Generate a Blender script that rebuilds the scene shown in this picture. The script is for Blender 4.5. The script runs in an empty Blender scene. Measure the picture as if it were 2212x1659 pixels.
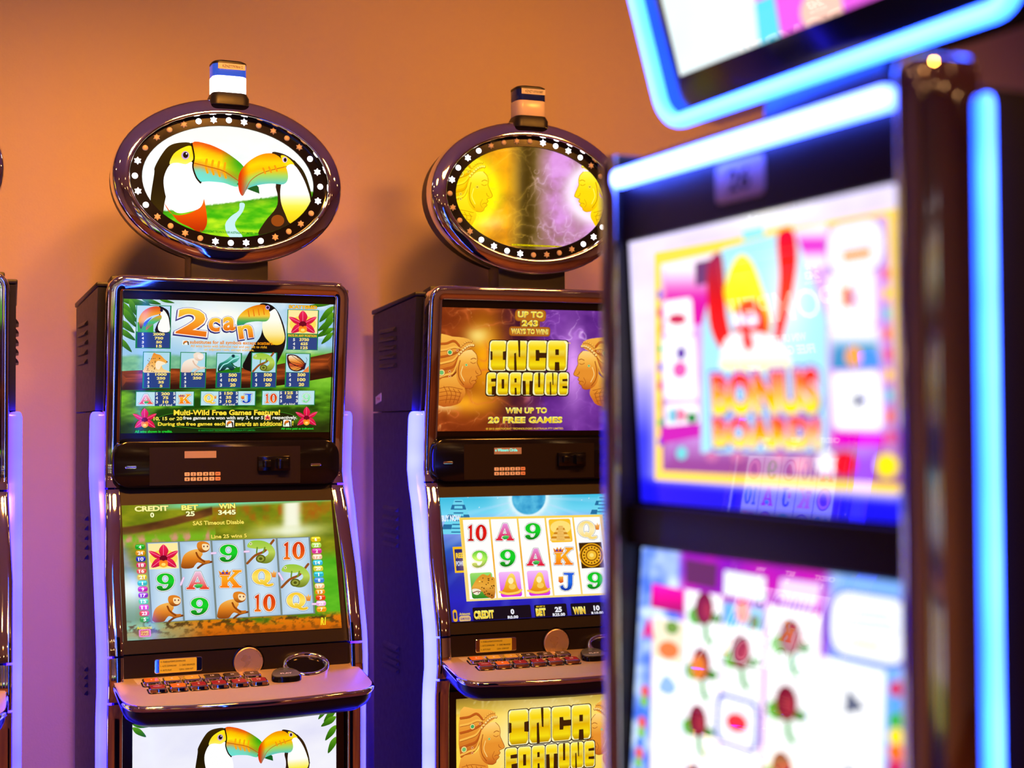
import bpy, bmesh, math, random
import numpy as np
from mathutils import Vector, Matrix
from mathutils.geometry import tessellate_polygon, delaunay_2d_cdt

random.seed(7)
SC = bpy.context.scene
COL = SC.collection
PI = math.pi

# ------------------------------------------------------------------ camera
CAM_H = 1.5
cd = bpy.data.cameras.new('camera')
cd.sensor_width = 36.0
cd.lens = 36.0 * 3245.5 / 2212.0
cd.clip_start = 0.05
cd.dof.use_dof = True
cd.dof.focus_distance = 3.32
cd.dof.aperture_fstop = 2.6
cam = bpy.data.objects.new('camera', cd)
COL.objects.link(cam)
cam.matrix_world = (Matrix.Translation((0, 0, CAM_H)) @ Matrix.Rotation(math.radians(90 + 1.608), 4, 'X')
                    @ Matrix.Rotation(math.radians(-0.305), 4, 'Z'))
SC.camera = cam

# ------------------------------------------------------------------ view + world
SC.view_settings.view_transform = 'Standard'
SC.view_settings.look = 'None'
SC.view_settings.exposure = 0.0
SC.view_settings.gamma = 1.0
SC.view_settings.use_curve_mapping = False
wd = bpy.data.worlds.new('world')
SC.world = wd
wd.use_nodes = True
wd.node_tree.nodes['Background'].inputs[0].default_value = (0.05, 0.025, 0.02, 1)
wd.node_tree.nodes['Background'].inputs[1].default_value = 0.15

# ------------------------------------------------------------------ the row of machines (its own axes)
YAW1, YAW2, YAW3 = math.radians(23.218), math.radians(21.472), math.radians(-64.387)
POS1 = (-0.6275, 3.3610)
POS2 = (0.0567, 3.6316)
POS3 = (0.2382, 1.5184)
POS0 = (-1.321, 3.090)
YAW0 = math.radians(18.5)
ROW = math.radians(22.0)
Z1 = CAM_H + 0.2823          # height of the upper screen's top edge, wall row
Z3 = CAM_H + 0.2234          # same, foreground machine


def row(u, v, z):            # room axes: u along the wall, v out of the wall row, z height
    c, s = math.cos(ROW), math.sin(ROW)
    return (POS1[0] + u * c + v * s, POS1[1] + u * s - v * c, z)


def lamp(name, kind, loc, energy, color, **kw):
    l = bpy.data.lights.new(name, kind)
    l.energy = energy
    l.color = color
    for k, a in kw.items():
        setattr(l, k, a)
    o = bpy.data.objects.new(name, l)
    COL.objects.link(o)
    o.location = loc
    return o


def aim(o, target):
    o.rotation_euler = (Vector(target) - o.location).to_track_quat('-Z', 'Y').to_euler()


CEIL = 3.05
WARM = (1.0, 0.365, 0.045)
# beams of the recessed ceiling lights in front of the wall row
for (u, v, tu, tz, e, sz) in ((-0.42, 1.6, -0.42, 1.30, 400, 66), (0.30, 1.6, 0.36, 1.95, 165, 74), (1.45, 1.6, 1.35, 1.8, 190, 84)):
    s = lamp('downlight_beam', 'SPOT', row(u, v, CEIL - 0.03), e, WARM, spot_size=math.radians(sz), spot_blend=1.0, shadow_soft_size=0.16)
    aim(s, row(tu, -0.5, tz))
# beams of those further into the hall
for (u, v) in ((-1.15, 5.0), (2.0, 5.0), (0.35, 3.6)):
    s = lamp('hall_beam', 'SPOT', row(u, v, CEIL - 0.03), 170, WARM, spot_size=math.radians(140), spot_blend=0.7, shadow_soft_size=0.09)
SC.cycles.max_bounces = 4
SC.cycles.diffuse_bounces = 2
SC.cycles.glossy_bounces = 3
SC.cycles.transmission_bounces = 2
SC.cycles.sample_clamp_indirect = 6.0
SC.cycles.use_adaptive_sampling = True
SC.cycles.adaptive_threshold = 0.06

# ------------------------------------------------------------------ materials
MATS = {}


def srgb(c):
    return tuple(((x / 255.0) / 12.92 if x / 255.0 <= 0.04045 else ((x / 255.0 + 0.055) / 1.055) ** 2.4) for x in c)


def mat(name, base=(0.5, 0.5, 0.5), rough=0.5, metal=0.0, spec=0.5, emit=None, es=1.0, noise=None, bump=None, coat=0.0):
    if name in MATS:
        return MATS[name]
    m = bpy.data.materials.new(name)
    m.use_nodes = True
    nt = m.node_tree
    b = nt.nodes['Principled BSDF']
    b.inputs['Base Color'].default_value = (*base, 1)
    b.inputs['Roughness'].default_value = rough
    b.inputs['Metallic'].default_value = metal
    b.inputs['Specular IOR Level'].default_value = spec
    b.inputs['Coat Weight'].default_value = coat
    if emit:
        b.inputs['Emission Color'].default_value = (*emit, 1)
        b.inputs['Emission Strength'].default_value = es
    tc = nt.nodes.new('ShaderNodeTexCoord')
    if noise:      # (scale, amount) mottled roughness and tone
        n = nt.nodes.new('ShaderNodeTexNoise')
        n.inputs['Scale'].default_value = noise[0]
        n.inputs['Detail'].default_value = 1
        nt.links.new(tc.outputs['Object'], n.inputs['Vector'])
        mr = nt.nodes.new('ShaderNodeMapRange')
        mr.inputs['To Min'].default_value = max(0.0, rough - noise[1])
        mr.inputs['To Max'].default_value = rough + noise[1]
        nt.links.new(n.outputs['Fac'], mr.inputs['Value'])
        nt.links.new(mr.outputs['Result'], b.inputs['Roughness'])
    if bump:       # (scale, strength, distance)
        n = nt.nodes.new('ShaderNodeTexNoise')
        n.inputs['Scale'].default_value = bump[0]
        n.inputs['Detail'].default_value = 2
        nt.links.new(tc.outputs['Object'], n.inputs['Vector'])
        bp = nt.nodes.new('ShaderNodeBump')
        bp.inputs['Strength'].default_value = bump[1]
        bp.inputs['Distance'].default_value = bump[2]
        nt.links.new(n.outputs['Fac'], bp.inputs['Height'])
        nt.links.new(bp.outputs['Normal'], b.inputs['Normal'])
    MATS[name] = m
    return m


def image_mat(name, strength, rough=0.06, spec=0.5):
    if name in MATS:
        return MATS[name]
    m = mat(name, (0.004, 0.004, 0.005), rough, spec=spec)
    nt = m.node_tree
    a = nt.nodes.new('ShaderNodeAttribute')
    a.attribute_name = 'Col'
    b = nt.nodes['Principled BSDF']
    nt.links.new(a.outputs['Color'], b.inputs['Emission Color'])
    b.inputs['Emission Strength'].default_value = strength
    return m


def bar_mat(name, core, edge, axis_lo, axis_hi, es):
    """diffuser of a light bar: LED core seen through the plastic, dimmer towards the bar's two edges (object X)"""
    m = mat(name, (0.02, 0.02, 0.05), 0.25)
    nt = m.node_tree
    b = nt.nodes['Principled BSDF']
    tc = nt.nodes.new('ShaderNodeTexCoord')
    n = nt.nodes.new('ShaderNodeTexNoise')
    mp = nt.nodes.new('ShaderNodeMapping')
    mp.inputs['Scale'].default_value = (2, 2, 9)
    nt.links.new(tc.outputs['Object'], mp.inputs['Vector'])
    nt.links.new(mp.outputs['Vector'], n.inputs['Vector'])
    n.inputs['Scale'].default_value = 1.0
    at = nt.nodes.new('ShaderNodeAttribute')
    at.attribute_name = 'Col'
    mx = nt.nodes.new('ShaderNodeMix')
    mx.data_type = 'RGBA'
    mx.inputs[6].default_value = (*edge, 1)
    mx.inputs[7].default_value = (*core, 1)
    nt.links.new(at.outputs['Fac'], mx.inputs[0])
    nt.links.new(mx.outputs[2], b.inputs['Emission Color'])
    mr = nt.nodes.new('ShaderNodeMapRange')
    mr.inputs['From Min'].default_value = 0.3
    mr.inputs['From Max'].default_value = 0.7
    mr.inputs['To Min'].default_value = es * 0.85
    mr.inputs['To Max'].default_value = es * 1.15
    nt.links.new(n.outputs['Fac'], mr.inputs['Value'])
    nt.links.new(mr.outputs['Result'], b.inputs['Emission Strength'])
    return m


M_BLACK = mat('black_plastic', (0.012, 0.010, 0.011), 0.42, noise=(60, 0.06), bump=(900, 0.25, 0.0004))
M_GLOSS = mat('gloss_black', (0.005, 0.004, 0.005), 0.12, noise=(30, 0.03))
M_DARK = mat('dark_panel', (0.016, 0.009, 0.006), 0.42, spec=0.3, noise=(200, 0.05), bump=(1200, 0.15, 0.0003))
M_CHROME = mat('chrome', (0.86, 0.84, 0.82), 0.045, 1.0, noise=(14, 0.02))
M_DECK = mat('brushed_deck', (0.78, 0.62, 0.40), 0.42, 0.40, noise=(120, 0.05), bump=(700, 0.12, 0.0003))
M_BOWL = mat('deck_bowl', (0.008, 0.008, 0.022), 0.32, noise=(30, 0.04))
M_INK = mat('black_ink', (0.01, 0.01, 0.01), 0.6)
M_PAPER = mat('paper', (0.75, 0.70, 0.66), 0.6, noise=(80, 0.05))
M_TAGRED = mat('red_ink', (0.5, 0.05, 0.08), 0.6)
M_GOLDLABEL = mat('gold_label', (0.85, 0.80, 0.06), 0.35, noise=(60, 0.05))
M_KEY = mat('key_cap', (0.75, 0.52, 0.36), 0.4, emit=(0.55, 0.30, 0.15), es=0.35, noise=(50, 0.05))
M_KEYRED = mat('key_cap_red', (0.75, 0.3, 0.15), 0.4, emit=(0.7, 0.2, 0.06), es=0.35, noise=(50, 0.05))
M_LCD = mat('lcd_window', (0.50, 0.38, 0.38), 0.25, noise=(90, 0.05))
M_LCDTXT = mat('lcd_text', (0.1, 0.6, 0.6), 0.4, emit=(0.1, 0.9, 0.8), es=1.0)
M_BULB_ON = mat('bulb_lit', (0.9, 0.9, 0.9), 0.3, emit=(0.90, 0.92, 1.0), es=3.2)
M_BULB_OFF = mat('bulb_unlit', (0.60, 0.50, 0.46), 0.35, noise=(40, 0.05))
M_LENS_ON = mat('lamp_white_lit', (0.9, 0.9, 0.9), 0.3, emit=(1.0, 0.97, 1.0), es=3.5)
M_LENS_OFF = mat('lamp_white_unlit', (0.80, 0.66, 0.60), 0.25, noise=(30, 0.05))
M_LENS_BLUE_ON = mat('lamp_blue_lit', (0.02, 0.06, 0.5), 0.2, emit=(0.02, 0.12, 0.9), es=0.6)
M_LENS_BLUE = mat('lamp_blue', (0.01, 0.02, 0.22), 0.15, noise=(30, 0.05))
M_BTN_RED = mat('button_red', (0.30, 0.015, 0.02), 0.22, emit=(0.30, 0.02, 0.02), es=0.35, noise=(50, 0.05))
M_BTN_ORANGE = mat('button_orange', (0.7, 0.14, 0.02), 0.22, emit=(0.9, 0.16, 0.01), es=0.4, noise=(50, 0.05))
M_BTN_AMBER = mat('button_amber', (0.6, 0.30, 0.04), 0.22, emit=(0.8, 0.33, 0.03), es=0.4, noise=(50, 0.05))
M_BTN_GREY = mat('button_grey', (0.08, 0.06, 0.06), 0.22, noise=(50, 0.05))
M_BTN_INK = mat('button_print', (0.8, 0.7, 0.6), 0.5, emit=(0.5, 0.4, 0.35), es=0.3)
M_PLAY = mat('play_cap', (0.16, 0.17, 0.14), 0.18, noise=(50, 0.05))
M_IMG = image_mat('screen_image', 1.0)
M_IMG_TOP = image_mat('topper_image', 1.1)
M_IMG_NEAR = image_mat('near_screen_image', 1.3, rough=0.02, spec=0.8)
M_IMG_NEAR_LOW = image_mat('near_lower_image', 1.35, rough=0.02, spec=0.8)
M_IMG_FAR = image_mat('facing_screen_image', 3.5)
M_BAR = bar_mat('light_bar', (0.33, 0.28, 13.0), (0.40, 0.03, 30.0), 0, 1, 1.0)
M_BARDIM = bar_mat('light_bar_dim', (0.25, 0.20, 1.2), (0.05, 0.02, 1.0), 0, 1, 1.0)
M_SATIN = mat('satin_gold', (0.85, 0.66, 0.45), 0.30, 0.75, noise=(45, 0.16))
M_BARB = bar_mat('light_bar_bright', (0.62, 0.66, 26.0), (0.30, 0.34, 56.0), 0, 1, 1.0)
M_NEON = bar_mat('neon_tube', (0.75, 1.9, 17.0), (0.02, 1.0, 15.0), 0, 1, 1.0)
M_NEONW = bar_mat('neon_tube_white', (2.2, 2.6, 18.0), (0.20, 1.4, 16.0), 0, 1, 1.0)
M_SIDE = mat('side_black', (0.004, 0.003, 0.010), 0.42, spec=0.2, noise=(60, 0.05))
M_RAIL = mat('dark_chrome', (0.50, 0.47, 0.48), 0.06, 1.0, noise=(14, 0.02))
M_HEADER = mat('header_dark', (0.020, 0.013, 0.022), 0.45, spec=0.3, noise=(60, 0.06))

for _n in ('key_cap', 'key_cap_red', 'lcd_text', 'button_red', 'button_orange', 'button_amber', 'button_print', 'screen_image', 'topper_image', 'near_screen_image', 'near_lower_image', 'facing_screen_image', 'bulb_lit', 'lamp_blue_lit'):
    MATS[_n].cycles.emission_sampling = 'NONE'      # dim or tiny emitters: found by bounced rays only


# ------------------------------------------------------------------ mesh builder
class MB:
    def __init__(s):
        s.v, s.f, s.mi, s.c = [], [], [], []

    def add(s, vs, fs, mi=0, col=None):
        o = len(s.v)
        s.v += [tuple(p) for p in vs]
        s.c += list(col) if col is not None else [0.0] * len(vs)
        for f in fs:
            s.f.append([i + o for i in f])
            s.mi.append(mi)

    def box(s, u0, u1, v0, v1, w0, w1, mi=0):
        vs = [(u, v, w) for u in (u0, u1) for v in (v0, v1) for w in (w0, w1)]
        s.add(vs, [(0, 1, 3, 2), (4, 6, 7, 5), (0, 4, 5, 1), (2, 3, 7, 6), (0, 2, 6, 4), (1, 5, 7, 3)], mi)

    def prism(s, poly, u0, u1, mi=0):          # poly in (v, w), extruded along u
        n = len(poly)
        vs = [(u0, a, b) for a, b in poly] + [(u1, a, b) for a, b in poly]
        fs = [tuple(range(n)), tuple(range(2 * n - 1, n - 1, -1))]
        fs += [(i, i + n, (i + 1) % n + n, (i + 1) % n) for i in range(n)]
        s.add(vs, fs, mi)

    def plate(s, poly, v0, v1, mi=0, vf=None):          # poly in (u, w), extruded along v
        n = len(poly)
        k = vf or (lambda w: 0.0)
        vs = [(a, v0 + k(b), b) for a, b in poly] + [(a, v1 + k(b), b) for a, b in poly]
        fs = [tuple(range(n)), tuple(range(2 * n - 1, n - 1, -1))]
        fs += [(i, i + n, (i + 1) % n + n, (i + 1) % n) for i in range(n)]
        s.add(vs, fs, mi)

    def loft(s, rings, closed=True, caps=True, mi=0, cols=None):
        n = len(rings[0])
        vs = [p for r in rings for p in r]
        fs = []
        m = n if closed else n - 1
        for k in range(len(rings) - 1):
            for i in range(m):
                j = (i + 1) % n
                fs.append((k * n + i, k * n + j, (k + 1) * n + j, (k + 1) * n + i))
        if caps and closed:
            fs.append(tuple(range(n)))
            fs.append(tuple((len(rings) - 1) * n + i for i in range(n - 1, -1, -1)))
        s.add(vs, fs, mi, None if cols is None else [c for r in cols for c in r])

    def build(s, name, mats, parent=None, z0=0.0, bevel=0.0, smooth=35, colors=False, world=False, fix=None):
        me = bpy.data.meshes.new(name)
        if world:
            vs = s.v
        else:
            vs = [(u, -v, w + z0) for u, v, w in s.v]
        if fix:
            vs = [fix(p) for p in vs]
        me.from_pydata(vs, [], s.f)
        if colors:
            a = me.color_attributes.new('Col', 'FLOAT_COLOR', 'POINT')
            a.data.foreach_set('color', [x for c in s.c for x in (c, c, c, 1.0)])
        mats = mats if isinstance(mats, (list, tuple)) else [mats]
        for m in mats:
            me.materials.append(m)
        me.polygons.foreach_set('material_index', s.mi)
        bm = bmesh.new()
        bm.from_mesh(me)
        bmesh.ops.recalc_face_normals(bm, faces=bm.faces)
        if bevel:
            es = [e for e in bm.edges if len(e.link_faces) == 2 and e.calc_face_angle(0) > 0.6]
            bmesh.ops.bevel(bm, geom=es, offset=bevel, segments=2, affect='EDGES', profile=0.5, clamp_overlap=True)
        bm.to_mesh(me)
        bm.free()
        if smooth:
            me.polygons.foreach_set('use_smooth', [True] * len(me.polygons))
            me.set_sharp_from_angle(angle=math.radians(smooth))
        o = bpy.data.objects.new(name, me)
        COL.objects.link(o)
        if parent is not None:
            o.parent = parent
        return o


def rr(cx, cy, hw, hh, r, n=5):
    """rounded rectangle outline"""
    pts = []
    for (sx, sy, a0) in ((1, 1, 0), (-1, 1, 90), (-1, -1, 180), (1, -1, 270)):
        for k in range(n + 1):
            a = math.radians(a0 + 90.0 * k / n)
            pts.append((cx + sx * (hw - r) + r * math.cos(a), cy + sy * (hh - r) + r * math.sin(a)))
    return pts


def ell(cx, cy, a, b, n=48, t0=0.0):
    return [(cx + a * math.cos(t0 + 2 * PI * k / n), cy + b * math.sin(t0 + 2 * PI * k / n)) for k in range(n)]


def empty(name, loc, rz=0.0):
    o = bpy.data.objects.new(name, None)
    COL.objects.link(o)
    o.location = loc
    o.rotation_euler = (0, 0, rz)
    o.empty_display_size = 0.2
    return o


def tag(o, label=None, cat=None, group=None, kind=None):
    for k, a in (('label', label), ('category', cat), ('group', group), ('kind', kind)):
        if a:
            o[k] = a
    return o


# ------------------------------------------------------------------ flat screen artwork made of coloured polygons
_TXT = {}


def text_mesh(body, bold=0.0, shear=0.0, spacing=1.0, res=3):
    key = (body, round(bold, 3), shear, spacing)
    if key in _TXT:
        return _TXT[key]
    cu = bpy.data.curves.new('txt', 'FONT')
    cu.body = body
    cu.size = 1.0
    cu.offset = bold
    cu.shear = shear
    cu.space_character = spacing
    cu.resolution_u = res
    cu.dimensions = '2D'
    cu.fill_mode = 'FRONT'
    ob = bpy.data.objects.new('txt', cu)
    me = bpy.data.meshes.new_from_object(ob)
    vs = np.array([v.co[:2] for v in me.vertices]) if len(me.vertices) else np.zeros((0, 2))
    me.calc_loop_triangles()
    tris = [tuple(t.vertices) for t in me.loop_triangles]
    bpy.data.objects.remove(ob)
    bpy.data.curves.remove(cu)
    bpy.data.meshes.remove(me)
    _TXT[key] = (vs, tris)
    return _TXT[key]


def homog(src, dst):
    A = []
    for (x, y), (X, Y) in zip(src, dst):
        A.append([x, y, 1, 0, 0, 0, -X * x, -X * y, -X])
        A.append([0, 0, 0, x, y, 1, -Y * x, -Y * y, -Y])
    return np.linalg.svd(np.array(A, float))[2][-1].reshape(3, 3)


def vnoise(x, y, seed=0):
    xi, yi = np.floor(x).astype(np.int64), np.floor(y).astype(np.int64)
    xf, yf = x - xi, y - yi
    xf, yf = xf * xf * (3 - 2 * xf), yf * yf * (3 - 2 * yf)

    def h(a, b):
        n = (a * 374761393 + b * 668265263 + seed * 2246822519) & 0xffffffff
        n = ((n ^ (n >> 13)) * 1274126177) & 0xffffffff
        return ((n ^ (n >> 16)) & 0xffff) / 65535.0
    return (h(xi, yi) * (1 - xf) + h(xi + 1, yi) * xf) * (1 - yf) + (h(xi, yi + 1) * (1 - xf) + h(xi + 1, yi + 1) * xf) * yf


def fbm(x, y, seed=0, o=4):
    r, a = 0.0, 0.5
    for k in range(o):
        r = r + a * vnoise(x, y, seed + k)
        x, y, a = x * 2.03, y * 2.03, a * 0.5
    return r / (1 - 0.5 ** o)


def ramp(t, stops):
    t = np.clip(np.asarray(t, float), 0, 1)
    xs = [s[0] for s in stops]
    return np.stack([np.interp(t, xs, [s[1][k] for s in stops]) for k in range(3)], -1)


def mixc(a, b, t):
    t = np.asarray(t, float)[..., None]
    return np.asarray(a, float) * (1 - t) + np.asarray(b, float) * t


def sm(pts, n=4):
    """closed Catmull-Rom through the points"""
    out, N = [], len(pts)
    P = [np.array(p, float) for p in pts]
    for i in range(N):
        a, b, c, d = P[i - 1], P[i], P[(i + 1) % N], P[(i + 2) % N]
        for k in range(n):
            t = k / n
            out.append(tuple(0.5 * ((2 * b) + (c - a) * t + (2 * a - 5 * b + 4 * c - d) * t * t + (3 * b - a - 3 * c + d) * t ** 3)))
    return out


def smo(pts, n=5):
    P = [np.array(p, float) for p in pts]
    P = [2 * P[0] - P[1]] + P + [2 * P[-1] - P[-2]]
    out = []
    for i in range(1, len(P) - 2):
        a, b, c, d = P[i - 1:i + 3]
        for k in range(n):
            t = k / n
            out.append(tuple(0.5 * ((2 * b) + (c - a) * t + (2 * a - 5 * b + 4 * c - d) * t * t + (3 * b - a - 3 * c + d) * t ** 3)))
    out.append(tuple(P[-2]))
    return out


def vgrad(*stops):
    """vertical gradient over the shape's own box; stops evenly spread"""
    st = [(i / (len(stops) - 1), c) for i, c in enumerate(stops)]

    def f(x, y):
        lo, hi = y.min(), y.max()
        return ramp((y - lo) / max(hi - lo, 1e-6), st)
    return f


class Art:
    STEP = 0.000016

    def __init__(s, quad, w, h, clip=None):
        """quad: where the picture's corners TL TR BR BL lie in tracing coordinates (y down)"""
        s.H = homog(quad, [(-w / 2, h / 2), (w / 2, h / 2), (w / 2, -h / 2), (-w / 2, -h / 2)])
        s.Hi = np.linalg.inv(s.H)
        s.quad, s.w, s.h = quad, w, h
        s.k = 0.5 * (w / math.dist(quad[0], quad[1]) + w / math.dist(quad[3], quad[2]))   # metres per tracing unit, across
        s.kv = 0.5 * (h / math.dist(quad[0], quad[3]) + h / math.dist(quad[1], quad[2]))
        s.clip = clip or [(-w / 2, -h / 2), (w / 2, -h / 2), (w / 2, h / 2), (-w / 2, h / 2)]
        s.V, s.C, s.F, s.z, s.n = [], [], [], 0.0, 0

    def m(s, P):
        P = np.asarray(P, float).reshape(-1, 2)
        q = np.c_[P, np.ones(len(P))] @ s.H.T
        return q[:, :2] / q[:, 2:]

    def raw(s, L, tris, cols):
        """L local xy (n,2), cols (n,3) 0..255"""
        s.z += s.STEP
        cl = np.asarray(s.clip)
        n = len(cl)
        L = np.asarray(L, float)
        if not len(L):
            return
        cols = np.asarray(cols, float)
        ins = np.ones(len(L), bool)
        for i in range(n):
            a, b = cl[i], cl[(i + 1) % n]
            ins &= ((b[0] - a[0]) * (L[:, 1] - a[1]) - (b[1] - a[1]) * (L[:, 0] - a[0])) >= -1e-9
        o = s.n
        s.V.append(np.c_[L, np.full(len(L), s.z)])
        s.C.append(cols)
        s.n += len(L)
        ev, ec = [], []
        for t in tris:
            if ins[t[0]] and ins[t[1]] and ins[t[2]]:
                s.F.append((o + t[0], o + t[1], o + t[2]))
                continue
            poly = [(L[i], cols[i]) for i in t]
            for i in range(n):
                a, b = cl[i], cl[(i + 1) % n]
                d = [(b[0] - a[0]) * (p[1] - a[1]) - (b[1] - a[1]) * (p[0] - a[0]) for p, _ in poly]
                new = []
                for j in range(len(poly)):
                    p, q, dp, dq = poly[j], poly[(j + 1) % len(poly)], d[j], d[(j + 1) % len(poly)]
                    if dp >= 0:
                        new.append(p)
                    if (dp >= 0) != (dq >= 0):
                        f = dp / (dp - dq)
                        new.append((p[0] + (q[0] - p[0]) * f, p[1] + (q[1] - p[1]) * f))
                poly = new
                if len(poly) < 3:
                    break
            if len(poly) >= 3:
                k = s.n + len(ev)
                ev += [p for p, _ in poly]
                ec += [c for _, c in poly]
                for j in range(1, len(poly) - 1):
                    s.F.append((k, k + j, k + j + 1))
        if ev:
            ev = np.array(ev)
            s.V.append(np.c_[ev, np.full(len(ev), s.z)])
            s.C.append(np.array(ec))
            s.n += len(ev)

    def bg(s, fn, nx=140, ny=90):
        X, Y = np.meshgrid(np.linspace(-s.w / 2, s.w / 2, nx), np.linspace(-s.h / 2, s.h / 2, ny))
        L = np.c_[X.ravel(), Y.ravel()]
        q = np.c_[L, np.ones(len(L))] @ s.Hi.T
        q = q[:, :2] / q[:, 2:]
        C = fn(q[:, 0], q[:, 1])
        i = (np.arange(ny - 1)[:, None] * nx + np.arange(nx - 1)[None, :]).ravel()
        T = np.concatenate([np.c_[i, i + 1, i + nx + 1], np.c_[i, i + nx + 1, i + nx]])
        s.raw(L, T.tolist(), C)

    def poly(s, pts, col, holes=(), fine=9):
        pts = [tuple(p) for p in pts]
        if callable(col):
            P = np.array(pts)
            lo, hi = P.min(0), P.max(0)
            gx, gy = np.meshgrid(np.linspace(lo[0], hi[0], fine + 2)[1:-1], np.linspace(lo[1], hi[1], fine + 2)[1:-1])
            grid = np.c_[gx.ravel(), gy.ravel()]
            # inside test
            ins = np.zeros(len(grid), bool)
            n = len(P)
            for i in range(n):
                a, b = P[i], P[(i + 1) % n]
                c = ((a[1] > grid[:, 1]) != (b[1] > grid[:, 1]))
                xx = (b[0] - a[0]) * (grid[:, 1] - a[1]) / ((b[1] - a[1]) or 1e-9) + a[0]
                ins ^= c & (grid[:, 0] < xx)
            allp = [Vector(p) for p in pts] + [Vector(p) for p in grid[ins].tolist()]
            try:
                r = delaunay_2d_cdt(allp, [], [list(range(n))], 1, 1e-5)
                Q = np.array([tuple(v) for v in r[0]])
                s.raw(s.m(Q), [tuple(f) for f in r[2] if len(f) == 3], col(Q[:, 0], Q[:, 1]))
                return
            except Exception:
                pass
            col = col(P[:, 0], P[:, 1]).mean(0)
        loops = [[Vector((x, y, 0)) for x, y in pts]] + [[Vector((x, y, 0)) for x, y in h] for h in holes]
        T = tessellate_polygon(loops)
        allp = pts + [tuple(p) for h in holes for p in h]
        s.raw(s.m(allp), T, np.tile(np.array(col, float), (len(allp), 1)))

    def line(s, pts, wd, col, closed=False):
        """ribbon with round joints, width in tracing units"""
        P = [np.array(p, float) for p in pts]
        V, T = [], []
        m = len(P) if closed else len(P) - 1
        for i in range(m):
            a, b = P[i], P[(i + 1) % len(P)]
            d = b - a
            L = math.hypot(*d)
            if L < 1e-6:
                continue
            nrm = np.array([-d[1], d[0]]) / L * wd / 2
            k = len(V)
            V += [a - nrm, b - nrm, b + nrm, a + nrm]
            T += [(k, k + 1, k + 2), (k, k + 2, k + 3)]
        for p in P:
            k = len(V)
            V += [p + np.array([math.cos(j * PI / 3), math.sin(j * PI / 3)]) * wd / 2 for j in range(6)]
            T += [(k, k + j, k + j + 1) for j in range(1, 5)]
        if V:
            s.raw(s.m(V), T, np.tile(np.array(col, float), (len(V), 1)))

    def ellipse(s, cx, cy, rx, ry, col, n=20, rot=0.0):
        c, k = math.cos(rot), math.sin(rot)
        pts = [(cx + rx * math.cos(a) * c - ry * math.sin(a) * k, cy + rx * math.cos(a) * k + ry * math.sin(a) * c)
               for a in (2 * PI * i / n for i in range(n))]
        s.poly(pts, col, fine=6)

    def rect(s, x0, y0, x1, y1, col, r=0.0):
        A, B = s.m([(x0, y0)])[0], s.m([(x1, y1)])[0]
        hw, hh = abs(B[0] - A[0]) / 2, abs(B[1] - A[1]) / 2
        c = (A + B) / 2
        if r:
            L = np.array(rr(c[0], c[1], hw, hh, min(r * s.k, hw * 0.99, hh * 0.99), 3))
        else:
            L = np.array([(c[0] - hw, c[1] - hh), (c[0] + hw, c[1] - hh), (c[0] + hw, c[1] + hh), (c[0] - hw, c[1] + hh)])
        if callable(col):
            q = np.c_[L, np.ones(len(L))] @ s.Hi.T
            q = q[:, :2] / q[:, 2:]
            C = col(q[:, 0], q[:, 1])
        else:
            C = np.tile(np.array(col, float), (len(L), 1))
        s.raw(L, [(0, j, j + 1) for j in range(1, len(L) - 1)], C)

    def text(s, body, cx, cy, wd, ht, col, bold=0.03, shear=0.0, out=(), rot=0.0, spacing=1.0):
        """body fitted into a box wd x ht (tracing units) centred on (cx, cy); out: [(colour, extra weight)] painted below"""
        base, _ = text_mesh(body, bold, shear, spacing)
        if not len(base):
            return
        lo, hi = base.min(0), base.max(0)
        sx, sy = wd * s.k / (hi[0] - lo[0]), ht * s.kv / max(hi[1] - lo[1], 1e-6)
        c0 = s.m([(cx, cy)])[0]
        for colr, ex in list(out) + [(col, 0.0)]:
            vs, T = text_mesh(body, bold + ex, shear, spacing)
            L = (vs - (lo + hi) / 2) * np.array([sx, sy])
            if rot:
                L = L @ np.array([[math.cos(rot), math.sin(rot)], [-math.sin(rot), math.cos(rot)]])
            L = L + c0
            if callable(colr):
                C = colr(vs[:, 0], -vs[:, 1])
            else:
                C = np.tile(np.array(colr, float), (len(L), 1))
            s.raw(L, T, C)

    def build(s, name, material, parent, o, ex, ey, en, fixz=0.0):
        """o/ex/ey/en in machine axes (u, v, w): centre, right, up, out"""
        V = np.concatenate(s.V)
        Cc = np.concatenate(s.C)
        o, ex, ey, en = (np.array(a, float) for a in (o, ex, ey, en))
        X = o + V[:, :1] * ex + V[:, 1:2] * ey + V[:, 2:] * en
        X = np.c_[X[:, 0], -X[:, 1], X[:, 2] + fixz]
        c = np.clip(Cc / 255.0, 0, None)
        lin = np.where(c <= 0.04045, c / 12.92, ((c + 0.055) / 1.055) ** 2.4)
        me = bpy.data.meshes.new(name)
        F = np.array(s.F)
        # keep the faces looking outwards
        a, b, d = V[F[:, 0], :2], V[F[:, 1], :2], V[F[:, 2], :2]
        cr = (b[:, 0] - a[:, 0]) * (d[:, 1] - a[:, 1]) - (b[:, 1] - a[:, 1]) * (d[:, 0] - a[:, 0])
        F[cr < 0] = F[cr < 0][:, ::-1]
        F = F[np.abs(cr) > 1e-14]
        me.from_pydata(X.tolist(), [], F.tolist())
        at = me.color_attributes.new('Col', 'FLOAT_COLOR', 'POINT')
        at.data.foreach_set('color', np.c_[lin, np.ones(len(lin))].astype(np.float32).ravel())
        me.materials.append(material)
        ob = bpy.data.objects.new(name, me)
        COL.objects.link(ob)
        ob.parent = parent
        return ob



# ------------------------------------------------------------------ symbols shared by the screens (unit box, y down)
def bx(x0, y0, x1, y1):
    return lambda pts: [(x0 + (x1 - x0) * a, y0 + (y1 - y0) * b) for a, b in pts]


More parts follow.
